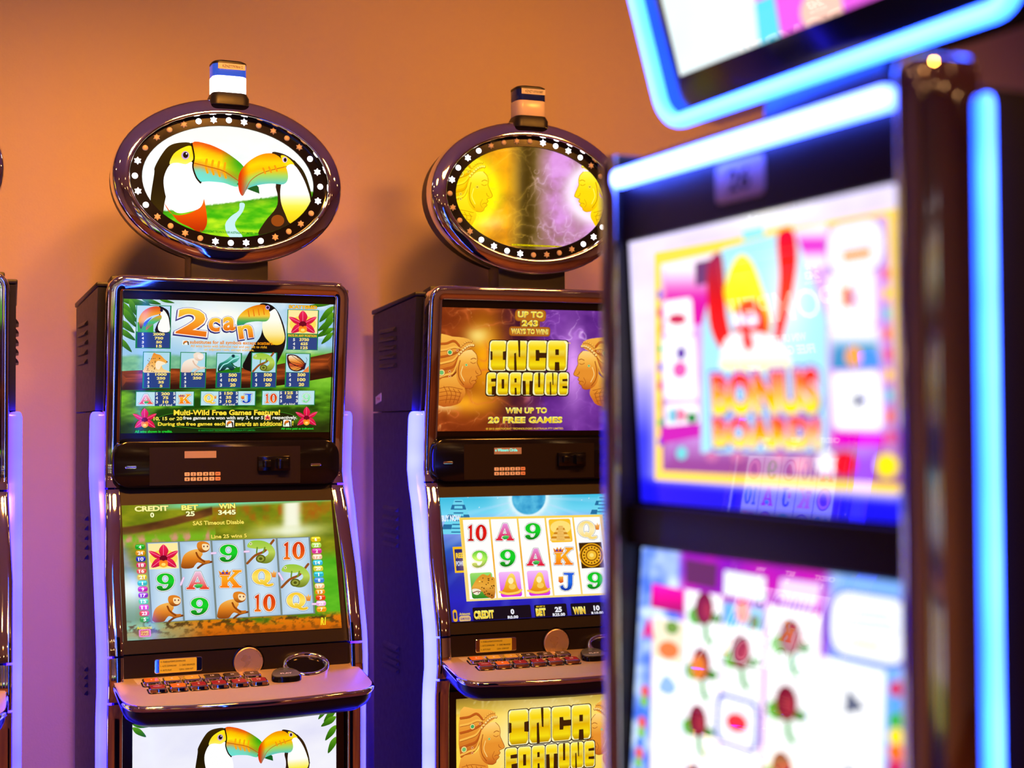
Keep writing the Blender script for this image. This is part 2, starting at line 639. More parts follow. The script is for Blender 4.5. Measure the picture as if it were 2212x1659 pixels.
GLYPH = {
    '1': [([(.18, .13), (.60, 0), (.66, 0), (.66, .86), (.88, .90), (.88, 1), (.14, 1), (.14, .90), (.36, .86), (.36, .24), (.18, .25)], [])],
    'A': [([(.40, 0), (.62, 0), (.92, .88), (1, .90), (1, 1), (.60, 1), (.60, .90), (.69, .88), (.64, .73), (.34, .73), (.29, .88), (.38, .90), (.38, 1), (0, 1), (0, .90), (.08, .88)],
           [(.49, .26), (.38, .60), (.60, .60)])],
    'K': [([(.0, .30), (.44, .30), (.44, .38), (.36, .41), (.36, .56), (.68, .14), (.58, .11), (.58, 0), (1, 0), (1, .11), (.90, .13), (.62, .44), (.90, .88), (1, .90), (1, 1), (.56, 1), (.56, .90), (.62, .88), (.45, .62), (.36, .72), (.36, .88), (.44, .90), (.44, 1), (0, 1), (0, .90), (.08, .88), (.08, .41), (0, .38)], [])],
    'J': [([(.30, 0), (.95, 0), (.95, .10), (.86, .13), (.86, .66), (.78, .88), (.60, .98), (.38, 1), (.16, .93), (.06, .76), (.26, .68), (.32, .82), (.42, .88), (.52, .85), (.57, .74), (.58, .13), (.30, .10)], [])],
    '0': [(ell(.5, .5, .46, .5, 22), ell(.5, .5, .15, .37, 14))],
    'Q': [(ell(.46, .46, .44, .46, 22), ell(.46, .46, .17, .33, 14)), (sm([(.36, .66), (.52, .62), (.64, .80), (.80, .90), (.96, .84), (1.02, .92), (.90, 1.02), (.66, 1.02), (.48, .86)], 2), [])],
    '9': [(ell(.5, .32, .46, .32, 22), ell(.5, .32, .17, .20, 14)),
          (sm([(.66, .34), (.96, .30), (.96, .56), (.82, .82), (.56, .98), (.28, 1.0), (.08, .90), (.04, .76), (.22, .70), (.36, .76), (.36, .84), (.50, .86), (.62, .74), (.68, .52)], 2), [])],
}


def glyph(A, ch, x0, y0, x1, y1, col, white=7, dark=11):
    parts = []
    if ch == '10':
        w = x1 - x0
        parts += [('1', x0, x0 + w * 0.38), ('0', x0 + w * 0.40, x1)]
    else:
        parts.append((ch, x0, x1))
    for width, c in ((dark, (60, 50, 50)), (white, (250, 250, 245))):
        for g, a, b in parts:
            f = bx(a, y0, b, y1)
            for o, h in GLYPH[g]:
                A.line(f(o), width, c, True)
                if h:
                    A.line(f(h), width, c, True)
    for g, a, b in parts:
        f = bx(a, y0, b, y1)
        for o, h in GLYPH[g]:
            P = np.array(f(o))

            def cc(xx, yy):
                return ramp((np.asarray(yy) - y0) / (y1 - y0), [(0, col[0]), (0.5, col[1]), (1, col[2])])
            if h:
                pts, hol = [tuple(p) for p in P], f(h)
                loops = [[Vector((x, y, 0)) for x, y in pts], [Vector((x, y, 0)) for x, y in hol]]
                T = tessellate_polygon(loops)
                allp = np.array(pts + list(hol))
                A.raw(A.m(allp), T, cc(allp[:, 0], allp[:, 1]))
            else:
                A.poly([tuple(p) for p in P], cc)


GREEN9 = ((10, 190, 30), (0, 210, 40), (0, 120, 20))
ORANGE10 = ((215, 60, 10), (225, 70, 10), (240, 120, 20))
RED10 = ((200, 10, 10), (225, 20, 15), (190, 10, 10))
PINKA = ((240, 200, 225), (230, 120, 140), (235, 60, 20))
MAGA = ((235, 150, 220), (220, 70, 150), (225, 20, 40))
GOLDK = ((250, 160, 20), (250, 170, 30), (250, 120, 10))
YELQ = ((250, 200, 40), (252, 230, 110), (240, 190, 30))
BLUEJ = ((30, 90, 220), (20, 110, 235), (10, 50, 160))


def letter_A(A, x0, y0, x1, y1, col=PINKA):
    glyph(A, 'A', x0, y0, x1, y1, col)
    f = bx(x0, y0, x1, y1)
    A.poly(f([(.34, .80), (.50, .68), (.74, .74), (.66, .90), (.46, .94)]), vgrad((120, 230, 120), (0, 140, 40)))


def letter_K(A, x0, y0, x1, y1):
    glyph(A, 'K', x0, y0, x1, y1, GOLDK)
    f = bx(x0, y0, x1, y1)
    A.poly(f([(.0, .28), (-.06, .02), (.08, .14), (.16, -.04), (.24, .12), (.36, -.04), (.40, .13), (.52, .02), (.46, .28)]), vgrad((250, 180, 20), (220, 90, 10)))
    A.ellipse(*f([(.14, .16)])[0], (x1 - x0) * .06, (y1 - y0) * .05, (60, 40, 170))
    A.ellipse(*f([(.32, .16)])[0], (x1 - x0) * .06, (y1 - y0) * .05, (60, 40, 170))


def letter_Q(A, x0, y0, x1, y1, pale=False):
    w = x1 - x0
    glyph(A, 'Q', x0, y0, x1 - w * .12, y1, YELQ if not pale else ((250, 220, 120), (255, 240, 190), (250, 215, 110)))
    f = bx(x0, y0, x1, y1)
    A.poly(f([(.84, .50), (.78, .16), (.86, .26), (.90, .08), (.95, .24), (1.02, .14), (.98, .50)]), vgrad((255, 210, 120), (225, 120, 30)))


def letter_J(A, x0, y0, x1, y1):
    glyph(A, 'J', x0, y0, x1, y1, BLUEJ)
    f = bx(x0, y0, x1, y1)
    A.poly(f([(-.02, .22), (.28, .20), (.29, .52), (.12, .58), (-.02, .50)]), vgrad((250, 190, 60), (220, 70, 20)))


def flower(A, x0, y0, x1, y1, bgc=True):
    f = bx(x0, y0, x1, y1)
    if bgc:
        A.rect(x0, y0, x1, y1, (255, 236, 160))
        A.ellipse(*f([(.5, .6)])[0], (x1 - x0) * .46, (y1 - y0) * .36, (255, 222, 90))
    for tip, l, r in (((.5, .03), (.30, .38), (.72, .38)), ((.02, .30), (.34, .36), (.30, .66)), ((.98, .30), (.68, .36), (.72, .66)),
                      ((.10, .96), (.28, .52), (.52, .84)), ((.92, .96), (.74, .52), (.50, .84))):
        c = (.5, .58)
        mid = lambda a, b, t: (a[0] + (b[0] - a[0]) * t, a[1] + (b[1] - a[1]) * t)
        A.poly(f(sm([tip, mid(tip, l, .75), c, mid(tip, r, .75)], 4)), (170, 10, 50))
        pts = f(sm([tip, mid(tip, l, .7), mid(c, l, .3), c, mid(c, r, .3), mid(tip, r, .7)], 3))
        A.poly(pts, vgrad((240, 40, 90), (225, 20, 70), (200, 10, 60)))
        A.line([f([tip])[0], f([mid(tip, c, .8)])[0]], (x1 - x0) * .02, (250, 110, 150))
    A.ellipse(*f([(.5, .60)])[0], (x1 - x0) * .13, (y1 - y0) * .13, (110, 0, 30))
    A.poly(f(sm([(.36, .74), (.42, .66), (.5, .70), (.58, .66), (.64, .74), (.62, .90), (.5, .97), (.38, .90)], 3)), vgrad((250, 110, 20), (255, 190, 50)))
    A.ellipse(*f([(.5, .84)])[0], (x1 - x0) * .07, (y1 - y0) * .06, (255, 225, 110))


def monkey(A, x0, y0, x1, y1, pale=False):
    f = bx(x0, y0, x1, y1)
    c1, c2, c3 = ((250, 190, 90), (225, 130, 30), (140, 65, 10)) if not pale else ((250, 240, 225), (245, 225, 205), (225, 190, 165))
    A.line(f(smo([(.55, 1.02), (.75, .86), (1.02, .78)])), (y1 - y0) * .08, (120, 60, 20) if not pale else (215, 185, 165))
    A.poly(f(sm([(.02, 1.02), (.0, .80), (.08, .52), (.26, .36), (.50, .28), (.66, .30), (.72, .48), (.66, .62), (.80, .72), (.96, .72), (.94, .82), (.74, .86), (.56, .80), (.46, .90), (.36, 1.02)], 3)), vgrad(c1, c2, c3))
    A.line(f(smo([(.50, .42), (.58, .60), (.78, .78)])), (y1 - y0) * .07, c3)
    A.poly(f(sm([(.56, .02), (.74, -.02), (.92, .06), (.96, .22), (.90, .36), (.74, .42), (.60, .36), (.52, .18)], 3)), vgrad(c2, c2, c3))
    A.poly(f(sm([(.70, .10), (.82, .08), (.94, .14), (.94, .26), (.84, .34), (.72, .28)], 3)), (255, 225, 170) if not pale else (250, 235, 225))
    if not pale:
        for a in (.76, .88):
            A.ellipse(*f([(a, .18)])[0], (x1 - x0) * .025, (y1 - y0) * .04, (120, 60, 60), 8)


def chameleon(A, x0, y0, x1, y1):
    f = bx(x0, y0, x1, y1)
    A.line(f(smo([(.02, .95), (.30, .62), (.62, .44), (.92, .0)])), (y1 - y0) * .10, (150, 80, 25))
    A.poly(f(sm([(.02, .20), (.14, .04), (.36, .0), (.60, .04), (.82, .18), (.96, .42), (.96, .66), (.84, .88), (.66, .96), (.46, .92), (.36, .80), (.38, .66), (.50, .60), (.60, .68), (.72, .60), (.74, .46), (.60, .34), (.44, .36), (.26, .34), (.06, .30)], 3)),
           vgrad((150, 200, 60), (190, 215, 90), (110, 125, 30)))
    for r, c in ((.17, (95, 100, 25)), (.115, (150, 160, 60)), (.06, (80, 85, 20))):
        A.ellipse(*f([(.48, .76)])[0], (x1 - x0) * r, (y1 - y0) * r, c, 16)
    A.line(f([(.36, .30), (.34, .52)]), (y1 - y0) * .06, (110, 150, 40))
    A.line(f([(.62, .30), (.56, .52)]), (y1 - y0) * .06, (110, 150, 40))
    A.ellipse(*f([(.14, .14)])[0], (x1 - x0) * .05, (y1 - y0) * .06, (230, 235, 170), 10)
    A.ellipse(*f([(.14, .14)])[0], (x1 - x0) * .02, (y1 - y0) * .025, (40, 40, 10), 8)


def toucan_head(A, x0, y0, x1, y1):
    f = bx(x0, y0, x1, y1)
    A.rect(x0, y0, x1, y1, (190, 220, 250))
    A.poly(f([(0, .62), (.5, .66), (.5, 1), (0, 1)]), (60, 170, 40))
    A.poly(f(sm([(.66, .04), (.86, .10), (1.0, .30), (1.0, 1.0), (.56, 1.0), (.62, .70), (.70, .50)], 3)), (20, 15, 20))
    A.poly(f(sm([(.72, .16), (.84, .18), (.96, .40), (1.0, .64), (1.0, .98), (.70, .98), (.64, .78), (.72, .52)], 3)), (255, 255, 250))
    A.poly(f(sm([(.06, .74), (.04, .50), (.18, .22), (.42, .06), (.68, .04), (.74, .22), (.70, .32), (.44, .40), (.24, .56), (.12, .88)], 3)), vgrad((215, 70, 10), (250, 160, 30), (250, 180, 40), (60, 10, 10)))
    A.poly(f(sm([(.26, .92), (.34, .62), (.54, .44), (.74, .36), (.74, .52), (.56, .66), (.40, .80)], 3)), vgrad((250, 160, 30), (60, 190, 120), (220, 90, 30)))
    A.poly(f(sm([(.20, .66), (.34, .52), (.46, .44), (.36, .58), (.22, .80)], 3)), (60, 100, 220))
    A.ellipse(*f([(.76, .18)])[0], (x1 - x0) * .05, (y1 - y0) * .06, (40, 20, 60), 10)


def leopard(A, x0, y0, x1, y1):
    f = bx(x0, y0, x1, y1)
    A.poly(f(sm([(.0, 1.02), (.06, .70), (.22, .46), (.34, .14), (.40, .02), (.50, .08), (.66, .14), (.82, .34), (.94, .46), (.88, .56), (.76, .62), (.70, .62), (.76, .82), (.96, .94), (1.0, 1.02)], 3)), vgrad((235, 140, 30), (245, 180, 80), (250, 220, 160)))
    A.poly(f(sm([(.56, .42), (.80, .50), (.86, .58), (.70, .66), (.60, .86), (.48, .80), (.46, .58)], 3)), (255, 235, 200))
    rnd = random.Random(5)
    for _ in range(26):
        t, q = rnd.random(), rnd.random()
        A.ellipse(*f([(.08 + .34 * q + .06 * (1 - t), .30 + .68 * t)])[0], (x1 - x0) * .022, (y1 - y0) * .02, (90, 40, 10), 6)
    A.ellipse(*f([(.62, .30)])[0], (x1 - x0) * .03, (y1 - y0) * .025, (30, 15, 5), 8)
    A.ellipse(*f([(.92, .48)])[0], (x1 - x0) * .03, (y1 - y0) * .03, (70, 20, 10), 8)


def frog(A, x0, y0, x1, y1):
    f = bx(x0, y0, x1, y1)
    A.poly(f([(0, 1), (0, .94), (.4, .84), (1, .70), (1, 1)]), (30, 120, 20))
    A.poly(f(sm([(.02, .92), (.08, .56), (.26, .44), (.44, .30), (.60, .12), (.74, .06), (.94, .14), (.98, .24), (.84, .44), (.66, .56), (.76, .80), (.60, .90), (.44, .74), (.30, .88)], 3)), vgrad((150, 240, 220), (30, 130, 110), (10, 25, 40)))
    A.line(f(smo([(.10, .86), (.26, .60), (.46, .50), (.70, .30), (.94, .20)])), (y1 - y0) * .05, (170, 240, 240))
    A.line(f(smo([(.62, .50), (.74, .66), (.86, .72)])), (y1 - y0) * .06, (20, 90, 50))
    A.ellipse(*f([(.70, .14)])[0], (x1 - x0) * .08, (y1 - y0) * .09, (20, 80, 90), 12)
    A.ellipse(*f([(.70, .14)])[0], (x1 - x0) * .035, (y1 - y0) * .04, (5, 5, 10), 8)


def butterfly(A, x0, y0, x1, y1):
    f = bx(x0, y0, x1, y1)
    A.poly(f(sm([(.02, .10), (.20, .02), (.48, .10), (.74, .36), (.86, .62), (.74, .86), (.44, .96), (.16, .84), (.04, .50)], 3)), (60, 20, 20))
    A.poly(f(sm([(.08, .16), (.22, .08), (.46, .16), (.70, .40), (.80, .60), (.66, .72), (.40, .60), (.16, .44)], 3)), vgrad((250, 240, 220), (240, 150, 60), (200, 50, 20)))
    A.poly(f(sm([(.12, .50), (.40, .66), (.66, .76), (.46, .90), (.20, .80)], 3)), vgrad((200, 60, 50), (240, 170, 60)))
    for a in ((.24, .10), (.46, .16), (.08, .40), (.14, .66), (.34, .90)):
        A.line(f([(.82, .62), a]), (x1 - x0) * .018, (70, 20, 15))
    A.line(f([(.78, .84), (.86, .52)]), (x1 - x0) * .06, (40, 20, 60))
    A.line(f(smo([(.86, .52), (.92, .34), (.88, .20)])), (x1 - x0) * .015, (50, 30, 40))
    A.poly(f([(.70, 1), (1, .66), (1, 1)]), (240, 130, 60))


def wild_icon(A, x0, y0, x1, y1):
    f = bx(x0, y0, x1, y1)
    A.rect(x0, y0, x1, y1, (245, 245, 235))
    A.poly(f(sm([(.08, .70), (.20, .25), (.55, .08), (.70, .25), (.62, .45), (.35, .55), (.22, .90)], 3)), vgrad((240, 150, 30), (200, 90, 30), (60, 150, 60)))
    A.poly(f([(.66, .1), (.9, .3), (.95, 1), (.8, 1)]), (40, 30, 20))


def paybox(A, x0, y0, x1, y1, ysplit, pic, rows, cl=0.3, cr=0.72):
    A.rect(x0, y0, x1, y1, (0, 130, 70))
    A.rect(x0 + 5, y0 + 5, x1 - 5, ysplit, (175, 220, 235))
    if pic:
        pic(A, x0 + 6, y0 + 6, x1 - 6, ysplit - 1)
    A.rect(x0 + 5, ysplit, x1 - 5, y1 - 5, (40, 66, 130))
    n = len(rows)
    hh = (y1 - 5 - ysplit) / n
    w = x1 - x0
    for i, (a, b) in enumerate(rows):
        y = ysplit + hh * (i + .5)
        A.text(a, x0 + w * cl - w * .12, y, 14, hh * .66, (240, 240, 230), .035)
        if b:
            A.text(b, x0 + w * cr - w * .06, y, 19 * len(b), hh * .70, (250, 225, 120), .045)


# ------------------------------------------------------------------ toucan machine, upper screen
def art_toucan_upper():
    A = Art([(380, 238), (1800, 278), (1775, 1162), (347, 1155)], 0.474, 0.296)

    def bg(x, y):
        n = fbm(x / 90, y / 60, 3)
        n2 = fbm(x / 40, y / 25, 9)
        c = mixc((150, 200, 235), (255, 255, 245), np.exp(-((x - 1000) / 420) ** 2 - ((y - 380) / 170) ** 2) * 1.1)
        c = mixc(c, (250, 250, 225), np.clip((300 - y) / 120, 0, 1) * .8)
        c = mixc(c, (235, 245, 255), np.clip((n - .5) * 3, 0, 1))
        hill = np.clip((y - 600 - 30 * n) / 20, 0, 1)
        c = mixc(c, mixc((90, 160, 130), (150, 215, 160), n2), hill)
        gr = np.clip((x - 1350 + (y - 500) * .5) / 150, 0, 1) * np.clip((y - 560) / 80, 0, 1)
        c = mixc(c, mixc((70, 150, 20), (150, 215, 60), n), gr)
        low = np.clip((y - 840) / 20, 0, 1)
        d = mixc((25, 70, 8), (120, 190, 30), np.clip((fbm(x / 170, y / 60, 21) - .42) * 3.2, 0, 1))
        d = mixc(d, (18, 35, 8), np.clip((y - 1000) / 110, 0, 1) * .75)
        d = mixc(d, (120, 200, 40), np.clip((x - 1500) / 200, 0, 1) * np.clip((950 - y) / 80, 0, 1) * .7)
        return mixc(c, d, low)
    A.bg(bg, 200, 120)

    def bark(x, y):
        n = fbm(x / 130, y / 14, 4)
        t = np.clip((y - (760 - np.clip((x - 1350) / 450, 0, 1) * 110)) / 70, -1, 1)
        c = mixc((110, 45, 15), (190, 85, 30), np.clip((n - .35) * 2.4, 0, 1))
        return mixc(c, (30, 10, 6), np.clip(np.abs(t) - .35, 0, 1) * 1.3)
    A.poly([(345, 728), (500, 722), (700, 712), (900, 716), (1100, 712), (1250, 708), (1400, 692), (1520, 668), (1640, 640), (1805, 605),
            (1805, 775), (1640, 802), (1520, 822), (1400, 838), (1250, 848), (1100, 852), (700, 855), (345, 858)], bark, fine=34)
    # leaves in the corners
    for (x, y, dx, dy, wd) in ((350, 240, 210, 40, 46), (350, 250, 120, 150, 50), (370, 300, 90, 130, 46), (350, 380, 100, 90, 44), (345, 440, 110, 80, 40), (340, 500, 90, 100, 38), (500, 240, 130, 36, 34), (420, 240, 40, 110, 40), (620, 245, 100, 22, 20),
                               (1800, 290, -100, 110, 46), (1800, 380, -110, 80, 44), (1800, 440, -120, 60, 42), (1795, 330, -70, 150, 46), (1790, 270, -190, 24, 26), (1795, 470, -80, 80, 36)):
        L = math.hypot(dx, dy)
        nx, ny = -dy / L * wd / 2, dx / L * wd / 2
        A.poly(sm([(x, y), (x + dx * .4 + nx, y + dy * .4 + ny), (x + dx, y + dy), (x + dx * .4 - nx, y + dy * .4 - ny)], 4), vgrad((100, 165, 30), (55, 125, 15), (30, 90, 10)))
    # toucan on the branch
    A.poly(sm([(1290, 282), (1350, 272), (1408, 312), (1448, 390), (1470, 480), (1466, 560), (1440, 625), (1408, 690), (1392, 760), (1188, 720), (1202, 640), (1250, 560), (1300, 490), (1312, 400)], 4), (14, 12, 12))
    A.poly(sm([(1312, 400), (1330, 350), (1372, 320), (1400, 310), (1430, 370), (1455, 450), (1464, 510), (1440, 548), (1390, 552), (1345, 520), (1316, 470)], 4), vgrad((255, 255, 250), (255, 255, 240), (255, 240, 170), (245, 190, 20)))
    A.poly(sm([(1138, 402), (1150, 358), (1200, 310), (1270, 282), (1330, 282), (1358, 322), (1362, 362), (1336, 392), (1270, 392), (1205, 402), (1165, 428), (1146, 430)], 4), vgrad((225, 110, 10), (245, 165, 20), (250, 200, 60), (60, 170, 90), (40, 140, 120)))
    for a in range(4):
        A.line([(1215 + a * 34, 318 - a * 6), (1222 + a * 34, 360 - a * 5)], 7, (235, 120, 20))
    A.ellipse(1347, 298, 15, 15, (190, 150, 220))
    A.ellipse(1348, 298, 9, 9, (30, 10, 60))
    # title
    for ch, cx, cy, wd, ht, rot in (('2', 838, 396, 205, 178, -.10), ('c', 985, 414, 78, 94, -.06), ('a', 1085, 408, 84, 96, .05), ('n', 1196, 462, 100, 92, .18)):
        A.text(ch, cx - 4, cy + 8, wd, ht, (40, 40, 110), .03, 0, [((40, 40, 110), .035)], rot)
        A.text(ch, cx, cy, wd, ht, vgrad((250, 210, 60), (250, 160, 40), (235, 110, 20)), .03, 0, [((110, 90, 170), .034), ((255, 250, 235), .022)], rot)
    A.text('TM', 1240, 500, 20, 8, (200, 120, 40), .02)
    wild_icon(A, 770, 520, 815, 552)
    A.text('substitutes for all symbols except scatters.', 1105, 540, 570, 32, (235, 140, 10), .03)
    A.text('All wins begin with leftmost reel and pay left to right', 1085, 566, 520, 24, (240, 170, 40), .02)
    A.text('on adjacent reels, except scatters.', 1085, 588, 340, 22, (245, 190, 60), .02)
    # pay tables
    paybox(A, 463, 278, 688, 577, 464, toucan_head, (('5', '2000'), ('4', '750'), ('3', '50'), ('2', '15')))
    A.text('SCATTERED', 1588, 295, 200, 25, (255, 190, 30), .05, 0, [((120, 50, 0), .03)])
    A.rect(1482, 310, 1690, 592, (0, 130, 70))
    flower(A, 1488, 314, 1686, 478)
    A.text('PAYS IN ANY POSITION', 1585, 491, 200, 17, (255, 200, 40), .03, 0, [((150, 50, 0), .03)])
    A.rect(1486, 502, 1684, 588, (40, 66, 130))
    for i, (a, b) in enumerate((('5', '3750'), ('4', '625'), ('3', '125'))):
        A.text(a, 1527, 518 + i * 28, 14, 20, (240, 240, 230), .035)
        A.text(b, 1597, 518 + i * 28, 17 * len(b), 21, (250, 225, 120), .045)
    r4 = lambda *v: tuple(zip('5432', v))
    paybox(A, 504, 595, 683, 849, 738, leopard, r4('1000', '250', '35', '5'))
    paybox(A, 754, 599, 923, 849, 738, lambda *a: monkey(*a, pale=True), r4('1000', '250', '', ''))
    paybox(A, 997, 604, 1164, 849, 742, frog, r4('500', '100', '20'))
    paybox(A, 1236, 603, 1404, 849, 742, chameleon, r4('500', '100', '20'))
    paybox(A, 1469, 609, 1634, 849, 743, butterfly, r4('500', '100', '20'))
    for x0, x1, gl, gr, vals in ((450, 843, 'A', 'K', ('200', '75', '10')), (887, 1261, 'Q', 'J', ('150', '35', '10')), (1305, 1669, '10', '9', ('125', '25', ''))):
        A.rect(x0, 865, x1, 972, (0, 130, 70))
        w = x1 - x0
        A.rect(x0 + 5, 870, x0 + w * .33, 967, (190, 228, 238))
        A.rect(x0 + w * .33, 870, x0 + w * .69, 967, (40, 66, 130))
        A.rect(x0 + w * .69, 870, x1 - 5, 967, (190, 228, 238))
        bl = (x0 + w * .055, 888, x0 + w * .29, 953)
        br = (x0 + w * .74, 888, x1 - w * .055, 953)
        {'A': lambda: letter_A(A, *bl), 'Q': lambda: letter_Q(A, *bl), '10': lambda: glyph(A, '10', *bl, ORANGE10)}[gl]()
        {'K': lambda: letter_K(A, *br), 'J': lambda: letter_J(A, *br), '9': lambda: glyph(A, '9', br[0] + 8, br[1], br[2] - 8, br[3], ((170, 240, 200), (150, 235, 180), (120, 220, 150)), 5, 7)}[gr]()
        for i, v in enumerate(vals):
            A.text('543'[i], x0 + w * .36, 884 + i * 28, 14, 20, (240, 240, 230), .035)
            A.text('543'[i], x0 + w * .66, 884 + i * 28, 14, 20, (240, 240, 230), .035)
            if v:
                A.text(v, x0 + w * .51, 884 + i * 28, 19 * len(v), 21, (250, 225, 120), .045)
        A.text('of a kind', x0 + w * .51, 961, 84, 15, (230, 230, 210), .02)
    # bonus panel
    A.ellipse(1070, 1062, 470, 68, (16, 34, 8), 40)
    A.line(ell(1070, 1062, 480, 68, 40), 3, (60, 140, 30), True)
    flower(A, 425, 978, 590, 1120, False)
    flower(A, 1535, 978, 1690, 1115, False)
    A.text('Multi-Wild Free Games Feature!', 1070, 1016, 725, 38, (255, 225, 60), .035, 0, [((70, 40, 0), .03)])
    A.text('10, 15 or 20', 665, 1056, 190, 28, (255, 235, 90), .03)
    A.text('free games are won with any 3, 4 or 5', 1042, 1056, 545, 30, (240, 240, 225), .028)
    flower(A, 1322, 1036, 1364, 1072)
    A.text('respectively.', 1462, 1058, 172, 30, (240, 240, 225), .028)
    A.text('During the free games each', 825, 1096, 448, 32, (255, 225, 60), .028)
    wild_icon(A, 1058, 1070, 1112, 1118)
    A.text('awards an additional', 1282, 1096, 322, 32, (255, 225, 60), .028)
    wild_icon(A, 1452, 1070, 1506, 1118)
    A.text('!', 1517, 1094, 8, 32, (255, 225, 60), .03)
    A.text('All wins shown in credits.', 567, 1142, 246, 18, (30, 220, 50), .025)
    A.text('\u00a9 ARISTOCRAT TECHNOLOGIES AUSTRALIA PTY LIMITED.', 1066, 1140, 390, 11, (20, 150, 50), .02)
    A.text('All wins paid as indicated.', 1550, 1135, 232, 18, (30, 220, 50), .025)
    return A


# ------------------------------------------------------------------ toucan machine, lower screen
def reel_symbol(A, name, cx, cy, w, h):
    if name in ('9', '10'):
        f = .72 if name == '10' else .60
        glyph(A, name, cx - w * f / 2, cy - h * .35, cx + w * f / 2, cy + h * .35, GREEN9 if name == '9' else ORANGE10, 9, 13)
    elif name == 'A':
        letter_A(A, cx - w * .36, cy - h * .35, cx + w * .36, cy + h * .35)
    elif name == 'K':
        letter_K(A, cx - w * .33, cy - h * .35, cx + w * .36, cy + h * .35)
    elif name == 'Q':
        letter_Q(A, cx - w * .36, cy - h * .34, cx + w * .42, cy + h * .34)
    elif name == 'monkey':
        monkey(A, cx - w * .46, cy - h * .50, cx + w * .48, cy + h * .52)
    elif name == 'chameleon':
        chameleon(A, cx - w * .46, cy - h * .46, cx + w * .47, cy + h * .50)
    elif name == 'flower':
        flower(A, cx - w * .49, cy - h * .48, cx + w * .49, cy + h * .50)


